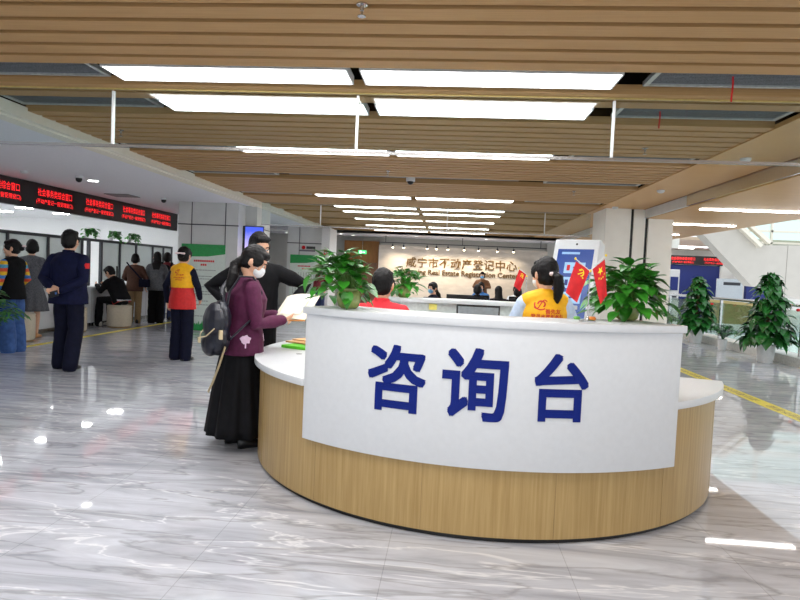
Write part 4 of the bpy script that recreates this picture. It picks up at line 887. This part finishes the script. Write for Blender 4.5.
NAVY = mat('navy_cloth', (14, 19, 52), .75, var=.12, scale=20, spec=.2); NAVYT = mat('navy_trousers', (12, 15, 38), .75, var=.1, scale=20, spec=.2)
BLK = mat('black_cloth', (12, 12, 16), .75, var=.15, scale=20, spec=.2); SHOE = mat('black_shoe', (16, 16, 18), .3)
DRESS = mat('grey_tweed', (92, 94, 100), .85, var=.22, scale=70); JEANS = mat('blue_jeans', (62, 98, 160), .8, var=.14, scale=14); DJEANS = mat('dark_jeans', (40, 54, 92), .8, var=.1)
YEL = mat('yellow_vest', (252, 184, 8), .65, var=.04); REDV = mat('red_vest', (206, 34, 34), .65, var=.04); PURP = mat('plum_knit', (80, 16, 58), .8, var=.08, scale=40)
BRN = mat('brown_jacket', (84, 52, 38), .75, var=.1); GRYJ = mat('grey_jacket', (92, 94, 98), .8, var=.14, scale=40); KHAKI = mat('khaki_trousers', (150, 124, 88), .8); DKBR = mat('dark_brown_jacket', (52, 38, 38), .6, var=.1)
LBL = mat('pale_blue_shirt', (190, 208, 232), .7); WSH = mat('white_shirt', (226, 230, 236), .7); BLUS = mat('blue_top', (62, 118, 180), .75); MAROON = mat('maroon_top', (128, 44, 54), .8); REDT = mat('red_polo', (220, 30, 44), .7, var=.04); WSHOE = mat('white_shoe', (214, 212, 206), .5); TANSH = mat('tan_sandal', (196, 140, 90), .5)

# man in navy
P = person('man in a navy jacket walking away, hands clasped behind his back', (-4.84, 7.31, 0), 0, 1.79, head=(8, 0), bulk=(1.22, 1.15), arms=(((-.255, -.11, 1.10), (-.07, -.225, 1.0)), ((.255, -.11, 1.10), (.06, -.235, .965))),
    legs=(((-.10, .05, .5), (-.115, .02, .085)), ((.10, .0, .5), (.115, -.12, .085))), top=('t', [NAVY, RED], .026, .80, lambda c: 1 if c.x > .255 and 1.235 < c.z < 1.30 and c.y > -.1 else 0), bottom=('trousers', NAVYT, .024), hair='short', shoes=(SHOE,),
    handdir=(((1, -.2, -.25), (0, -1, 0)), ((-1, -.2, -.1), (0, -1, .2))))
q = MB().box(-.037, .037, -.005, .005, -.075, .075).build('smartphone', BLACK, bevel=.003); MB().box(-.012, .012, -.0075, -.005, .035, .06).build('lens_block', mat('phone_lens', (90, 130, 200), .1), q)
q.location = P['MW']@Vector((.0, -.285, .925)); q.rotation_euler = (R(10), R(75), 0); tag(q, 'dark phone held behind the back of the man in navy', 'phone')
# woman in grey dress
person('short-haired woman in a knee-length grey dress facing the counter', (-7.28, 9.96, 0), 15, 1.73, near=False, head=(10, 0), fem=True, arms=(((-.24, .02, 1.12), (-.16, .22, 1.08)), ((.24, .02, 1.12), (.15, .22, 1.08))), top=('t', DRESS, .012), bottom=('dress', DRESS, .47, .27), hair='crop', shoes=(TANSH,), sleeve='short')
# woman in jeans
ST = [BLK, mat('knit_yellow', (238, 190, 40), .8), mat('knit_blue', (60, 120, 190), .8), mat('knit_orange', (222, 84, 52), .8), mat('knit_sky', (90, 170, 200), .8)]
def stripes(c):
    if abs(c.x) < .165: return 0
    return [2, 1, 4, 3, 1, 2, 3, 1, 2][int((1.42-c.z)/.052) % 9]
person('woman in wide blue jeans and black vest over a striped multicolour sweater, glancing sideways', (-6.42, 8.38, 0), 82, 1.67, head=(32, 4), fem=True, face=True, arms=(((-.25, -.04, 1.10), (-.22, .08, .88)), ((.25, -.02, 1.10), (.2, .16, .95))), top=('t', ST, .014, .86, stripes), vest=(BLK, .024, .80), bottom=('trousers', JEANS, .05), hair='bun', shoes=(SHOE,))
# person at the frame edge
person('person in a dark brown jacket cut off by the edge of the picture', (-6.72, 7.90, 0), 20, 1.70, near=False, top=('t', DKBR, .03, .80), bottom=('trousers', BLK, .01), hair='short', shoes=(SHOE,))
# seated man
person('man in black sitting on a beige drum stool, leaning on the counter', (-6.97, 12.31, 0), 78, 1.74, near=False, pel=-.355, lean=27, bulk=(1.2, 1.2), head=(0, 8), arms=(((-.27, .28, 1.10), (-.16, .48, 1.215)), ((.27, .26, 1.10), (.15, .48, 1.215))), legs=(((-.13, .42, .56), (-.12, .46, .085)), ((.13, .42, .56), (.13, .36, .085))),
    top=('t', [BLK, WSH, REDV], .024, .86, lambda c: (2 if c.z < .555 else 1 if c.z < .585 and c.y < -.02 else 0) if c.y < .06 and abs(c.x) < .2 and c.z < .6 else 0), bottom=('trousers', BLK, .01), hair='short', shoes=(WSHOE,))
person('woman in a brown jacket and khaki trousers with a crossbody bag, at the counter', (-7.21, 13.3, 0), 12, 1.60, near=False, fem=True, head=(8, 10), top=('t', BRN, .03, .78), bottom=('trousers', KHAKI, .01), hair='crop', shoes=(SHOE,), arms=(((-.26, .02, 1.1), (-.18, .2, 1.02)), ((.26, .02, 1.1), (.2, .16, .95))))
q = root('crossbody_bag', (-7.21, 13.3, 0), R(12)); MB().box(-.12, .12, -.04, .04, .84, 1.02).xform(lambda v: v+Vector((.24, -.10, 0))).build('bag', NAVYT, q, bevel=.02); MB().tube([(-.16, -.09, 1.39), (-.05, -.155, 1.28), (.1, -.16, 1.12), (.2, -.13, 1.0)], [(.016, .004)]*4, 8).build('strap', NAVYT, q); tag(q, 'dark crossbody bag on the back of the woman in brown', 'bag')
person('long-haired woman in a grey jacket and black trousers at the counter', (-6.79, 13.5, 0), 20, 1.67, near=False, fem=True, head=(15, 0), top=('t', GRYJ, .03, .78), bottom=('trousers', BLK, .03), hair='long', shoes=(WSHOE,))
person('person in a maroon jacket with a dark backpack beside the grey column', (-6.98, 14.4, 0), 20, 1.68, near=False, top=('t', MAROON, .03, .80), bottom=('trousers', DJEANS, .01), hair='crop', shoes=(SHOE,))
q = root('backpack', (-6.98, 14.4, 0), R(20)); mb = MB(); mb.ell((0, -.24, 1.16), (.15, .09, .22)); mb.ell((0, -.30, 1.06), (.11, .05, .1)); add_obj('bag', skin_mesh(mb, .015, 3), BLK, q); [MB().tube([(s*.1, -.16, 1.34), (s*.12, -.05, 1.43), (s*.13, .09, 1.36)], [(.02, .006)]*3, 8).build('strap', BLK, q) for s in (-1, 1)]; tag(q, 'black backpack on the person in maroon', 'backpack')
person('clerk with a pale blue face mask behind the counter glass', (-8.62, 12.6, 0), -100, 1.62, near=False, pel=-.36, mask=MASKB, top=('t', BLK, .02), bottom=('trousers', BLK, .0), hair='crop', legs=(((-.12, .4, .52), (-.12, .4, .085)), ((.12, .4, .52), (.12, .4, .085))))
stool((-8.62, 12.6, 0), 'drum stool under the clerk behind the counter glass')
# volunteer
vz = lambda c: 1 if c.z < 1.085 else 0
person('volunteer in a yellow and red vest standing with her back turned by the notice board', (-3.88, 8.51, 0), -12, 1.67, head=(14, 0), fem=True, arms=(((-.26, -.05, 1.10), (-.27, .02, .86)), ((.24, .03, 1.10), (.16, .2, .92))), top=('t', NAVYT, .008, .86), vest=([YEL, REDV], .034, .77, vz, [('咸宁志愿', .045, 1.275, .115), ('党员志愿服务队', .03, 1.235, .17), ('咸宁登记', .03, 1.205, .1)], (-.005, 1.325, .035)), bottom=('trousers', NAVYT, .022), hair='bun', shoes=(SHOE,))
# reading woman with backpack
trees = MB()
P = person('woman in a plum cardigan and long black skirt reading papers at the desk', (-1.60, 4.58, 0), -58, 1.595, head=(-20, 24), lean=6, bulk=(1.22, 1.3), fem=True, mask=MASKW, face=True, hair='lowpony', arms=(((-.25, .09, 1.06), (-.11, .32, 1.10)), ((.25, .06, 1.05), (.14, .31, 1.08))), top=('t', PURP, .022, .79), bottom=('skirt', BLK, .13, .31), shoes=(SHOE,), legs=(((-.09, .015, .49), (-.09, -.02, .082)), ((.09, .03, .49), (.09, .05, .082))),
    handdir=(((.5, .8, .1), (.4, -.2, 1)), ((-.35, .85, .15), (-.4, -.2, 1))))
WM = P['MW']; jk = [c for c in P['o'].children if c.name.startswith('jacket')][0]; bvh = BVHTree.FromPolygons([v.co.copy() for v in jk.data.vertices], [tuple(p.vertices) for p in jk.data.polygons])
TREE = mat('pale_tree_motif', (232, 200, 226), .8)
for az, z, s_ in ((-48, .86, .052), (-92, .95, .042), (-5, .85, .052), (60, .86, .05)):
    d = Vector((math.cos(R(az)), math.sin(R(az)), 0)); sd = Vector((-d.y, d.x, 0)); o_ = Vector((0, 0, z))
    def onj(u, w):
        p = o_+sd*u+Vector((0, 0, w)); hit = bvh.ray_cast(p+d*1.0, -d); return (hit[0] if hit[0] else p+d*.16)+d*.003
    mb = MB(); cr = [onj(s_*(.75+.12*math.sin(a*5))*math.cos(a), s_*(.62+.1*math.sin(a*6))*math.sin(a)+s_*.35) for a in [2*PI*i/20 for i in range(20)]]
    mb.add(cr, [tuple(range(20))]); mb.add([onj(-s_*.1, -s_*.9), onj(s_*.1, -s_*.9), onj(s_*.1, -s_*.1), onj(-s_*.1, -s_*.1)], [(0, 1, 2, 3)])
    mb.build('tree_motif', TREE, jk)
LEA = mat('navy_leather', (13, 17, 32), .45, var=.12, scale=20); BRS = mat('pale_brass', (214, 196, 158), .35, metal=.3); STRAP = mat('beige_strap', (176, 158, 122), .7)
bp = root('backpack', (-1.60, 4.58, 0), R(-58))
def bx(x, y, z): return Vector((x*1.25+.16, y*1.2-.215, (z-.92)*1.3+.91))
mb = MB(); mb.ell(bx(0, 0, .90), (.18, .09, .14)); mb.ell(bx(0, .015, 1.0), (.155, .075, .15)); mb.ell(bx(0, -.045, .86), (.135, .06, .09)); add_obj('bag', skin_mesh(mb, .008, 4, .002, 12), LEA, bp)
mb = MB(); mb.ell(bx(0, -.012, .985), (.172, .094, .155)); me = skin_mesh(mb, .008, 3); bm = bmesh.new(); bm.from_mesh(me); bmesh.ops.bisect_plane(bm, geom=bm.verts[:]+bm.edges[:]+bm.faces[:], plane_co=bx(0, 0, .91), plane_no=(0, .35, -1), clear_outer=True); bm.to_mesh(me); bm.free(); add_obj('flap', me, LEA, bp)
mb = MB(); mb.tube([bx(-.125, -.045, .96), bx(-.09, -.085, .915), bx(0, -.105, .90), bx(.09, -.085, .915), bx(.125, -.045, .96)], [.005]*5, 6); mb.build('flap_piping', BRS, bp, 0)
MB().box(-.022, .022, -.012, .004, -.02, .02).xform(lambda v: v+bx(0, -.105, .885)).build('buckle', BRS, bp, bevel=.003); mb = MB(); mb.box(-.02, .02, -.012, .012, -.035, .03); mb.xform(lambda v: v+bx(.145, -.01, .93)).build('side_tab', BRS, bp, bevel=.003)
MB().tube([bx(-.03, .03, 1.09), bx(-.03, .02, 1.14), bx(.03, .02, 1.14), bx(.03, .03, 1.09)], [.009]*4, 8).build('loop', LEA, bp, 0)
mb = MB()
mb.tube([bx(.05, .04, 1.08), (.12, -.13, 1.22), (.145, -.06, 1.34), (.14, .04, 1.34), (.155, .105, 1.22), (.17, .06, 1.05), bx(.12, .05, .90)], [(.032, .008)]*7, 8); mb.build('strap', LEA, bp, 0)
mb = MB(); mb.tube([bx(-.05, .04, 1.08), (-.10, -.14, 1.24), (-.13, -.06, 1.34), (-.13, .06, 1.32), (-.15, .10, 1.2), (-.16, .03, 1.05), bx(-.12, .05, .90)], [(.02, .006)]*7, 8); mb.build('strap', LEA, bp, 0)
for dx in (.0, .025): MB().tube([bx(.12+dx, .02, .86), bx(.12+dx, -.01, .76), bx(.09+dx, -.04, .66), bx(.06+dx, -.06, .60)], [(.012, .003)]*4, 8).build('hanging_strap', STRAP, bp, 0)
tag(bp, 'navy leather backpack with pale trim on the back of the reading woman', 'backpack')
pg = root('document', (0, 0, 0)); pg.matrix_world = Matrix.Translation(WM@Vector((.03, .45, 1.17)))@Matrix.Rotation(R(-26), 4, 'Z')@Matrix.Rotation(R(46), 4, 'X')@Matrix.Scale(.88, 4)@Matrix.Rotation(R(-6), 4, 'Y')
PAPER = mat('paper_cream', (240, 232, 210), .7, var=.02); mb = MB(); n = 8
for i in range(n):
    x0, x1 = -.21+.42*i/n, -.21+.42*(i+1)/n; z0, z1 = .03*math.sin(PI*i/n), .03*math.sin(PI*(i+1)/n)
    mb.add([(x0,-.15,z0),(x1,-.15,z1),(x1,.15,z1),(x0,.15,z0),(x0,-.15,z0+.006),(x1,-.15,z1+.006),(x1,.15,z1+.006),(x0,.15,z0+.006)], [(0,3,2,1),(4,5,6,7),(0,1,5,4),(1,2,6,5),(2,3,7,6),(3,0,4,7)])
mb.build('pages', PAPER, pg); MB().box(-.215, .215, -.157, -.15, -.002, .012).build('edge', mat('orange_edge', (232, 150, 60), .5), pg); MB().box(-.12, .14, -.10, .13, .034, .036).xform(lambda v: Vector((v.x, v.y, v.z))).build('loose_sheet', mat('paper_white', (246, 244, 236), .7, var=.02), pg)
tag(pg, 'open cream papers with an orange edge held by the reading woman', 'document')
# man in black behind her
person('man in a black jacket behind the reading woman, elbow out, looking down', (-1.82, 5.62, 0), 197, 1.75, head=(28, 16), lean=4, face=True, arms=(((-.44, -.06, 1.22), (-.30, .10, 1.00)), ((.44, -.08, 1.18), (.22, .02, 1.02))), top=('t', BLK, .03, .82), bottom=('trousers', BLK, .015), hair='short', shoes=(SHOE,), handdir=(((-.1, .5, -.8), (1, 0, 0)), None))
# inside the desk
person('woman in a yellow vest with a ponytail behind the desk, her back turned', (.70, 4.47, 0), 0, 1.585, head=(22, 4), fem=True, mask=MASKW, arms=(((-.26, .02, 1.10), (-.20, .22, 1.0)), ((.26, .02, 1.10), (.2, .22, 1.0))), top=('t', LBL, .012), vest=(YEL, .03, .80, None, [('善先友', .05, 1.278, .12), ('党员志愿服务队', .01, 1.238, .25), ('咸宁市登记中心', .02, 1.208, .17)], (-.045, 1.325, .045)), bottom=('trousers', NAVYT, .01), hair='pony', shoes=(SHOE,))
person('man in a red shirt seated behind the desk, seen from behind', (-.55, 4.98, 0), 0, 1.70, pel=-.245, head=(-8, 6), top=('t', REDT, .016), bottom=('trousers', NAVYT, .01), hair='short', arms=(((-.26, .08, 1.10), (-.18, .3, 1.05)), ((.26, .08, 1.10), (.18, .3, 1.05))), legs=(((-.12, .38, .62), (-.12, .34, .25)), ((.12, .38, .62), (.12, .34, .25))), shoes=(SHOE,))
q = root('desk_chair', (-.55, 4.96, 0)); MB().lathe([(.18, 0), (.18, .02), (.03, .04), (.03, .52)], n=24).build('pedestal', BLACK, q, 40); MB().lathe([(.2, .52), (.21, .54), (.2, .575)], n=28).build('seat', BLK, q, 40); MB().lathe([(.2, .20), (.2, .215)], n=28).build('foot_ring', BLACK, q, 40); tag(q, 'black high stool under the man in red', 'stool')
# back of the hall
sit = (((-.12, .4, .52), (-.12, .38, .085)), ((.12, .4, .52), (.12, .38, .085)))
deskarms = (((-.25, .14, 1.08), (-.15, .38, 1.06)), ((.25, .14, 1.08), (.15, .38, 1.06)))
def chair(x, y, lb):
    q = root('office_chair', (x, y, 0)); MB().box(-.22, .22, -.2, .22, .42, .485).build('seat', BLK, q, bevel=.02); MB().lathe([(.25, .0), (.25, .03), (.03, .06), (.03, .42)], n=20).build('base', BLACK, q, 40); MB().box(-.2, .2, -.27, -.22, .5, .95).build('backrest', BLK, q, bevel=.02); MB().box(-.03, .03, -.26, -.2, .42, .6).build('back_stem', BLACK, q); tag(q, lb, 'chair', 'office chairs in the back')
def seated(lb, x, y, rz, h, topm, hair, mask=None, fem=False, face=False, hd_=(0, 8), ch=None):
    person(lb, (x, y, 0), rz, h, near=False, pel=-.36, head=hd_, fem=fem, mask=mask, face=face, top=('t', topm, .018), bottom=('trousers', NAVYT, .01), hair=hair, arms=deskarms, legs=sit, shoes=(SHOE,)); 
    a = R(rz); chair(x, y, ch or 'office chair'); 
seated('woman with a ponytail and blue mask sitting alone, seen in profile', -.32, 12.6, 115, 1.60, NAVYT, 'lowpony', MASKB, True, True, (20, 8), 'office chair under the masked woman sitting in profile')
person('standing person in a brown jacket and blue mask before the sign wall lettering', (1.08, 20, 0), 172, 1.58, near=False, face=True, mask=MASKB, top=('t', mat('tan_brown_jacket', (122, 84, 56), .8), .03, .80), bottom=('trousers', BLK, .01), hair='crop', shoes=(SHOE,), arms=(((-.28, .05, 1.15), (-.1, .22, 1.15)), ((.28, .05, 1.15), (.1, .22, 1.12))))
seated('masked person in a blue top sitting behind the work counter', .82, 15.5, 160, 1.62, BLUS, 'crop', MASKB, False, True, (0, 8), 'office chair of the masked person in blue')
seated('dark-haired visitor in black seated at the work counter, first of three seen from behind', .64, 13.55, -4, 1.58, BLK, 'crop', ch='office chair of the first dark-haired visitor')
seated('brown-haired visitor in dark clothes seated at the work counter, middle of three seen from behind', 1.09, 13.35, 3, 1.56, DKBR, 'long', fem=True, ch='office chair of the middle visitor')
seated('dark-haired visitor seated at the work counter, nearest the yellow-vested woman', 1.53, 13.5, 0, 1.56, BLK, 'crop', ch='office chair of the visitor nearest the yellow vest')
seated('person in a white shirt sitting behind the end of the work counter', 1.72, 15.6, 178, 1.56, WSH, 'short', face=True, ch='office chair of the person in white')
person('person in jeans and a maroon top far back by the white pilaster', (-3.86, 17.9, 0), 150, 1.60, near=False, face=True, top=('t', MAROON, .02, .84), bottom=('trousers', DJEANS, .01), hair='long', shoes=(SHOE,), fem=True)
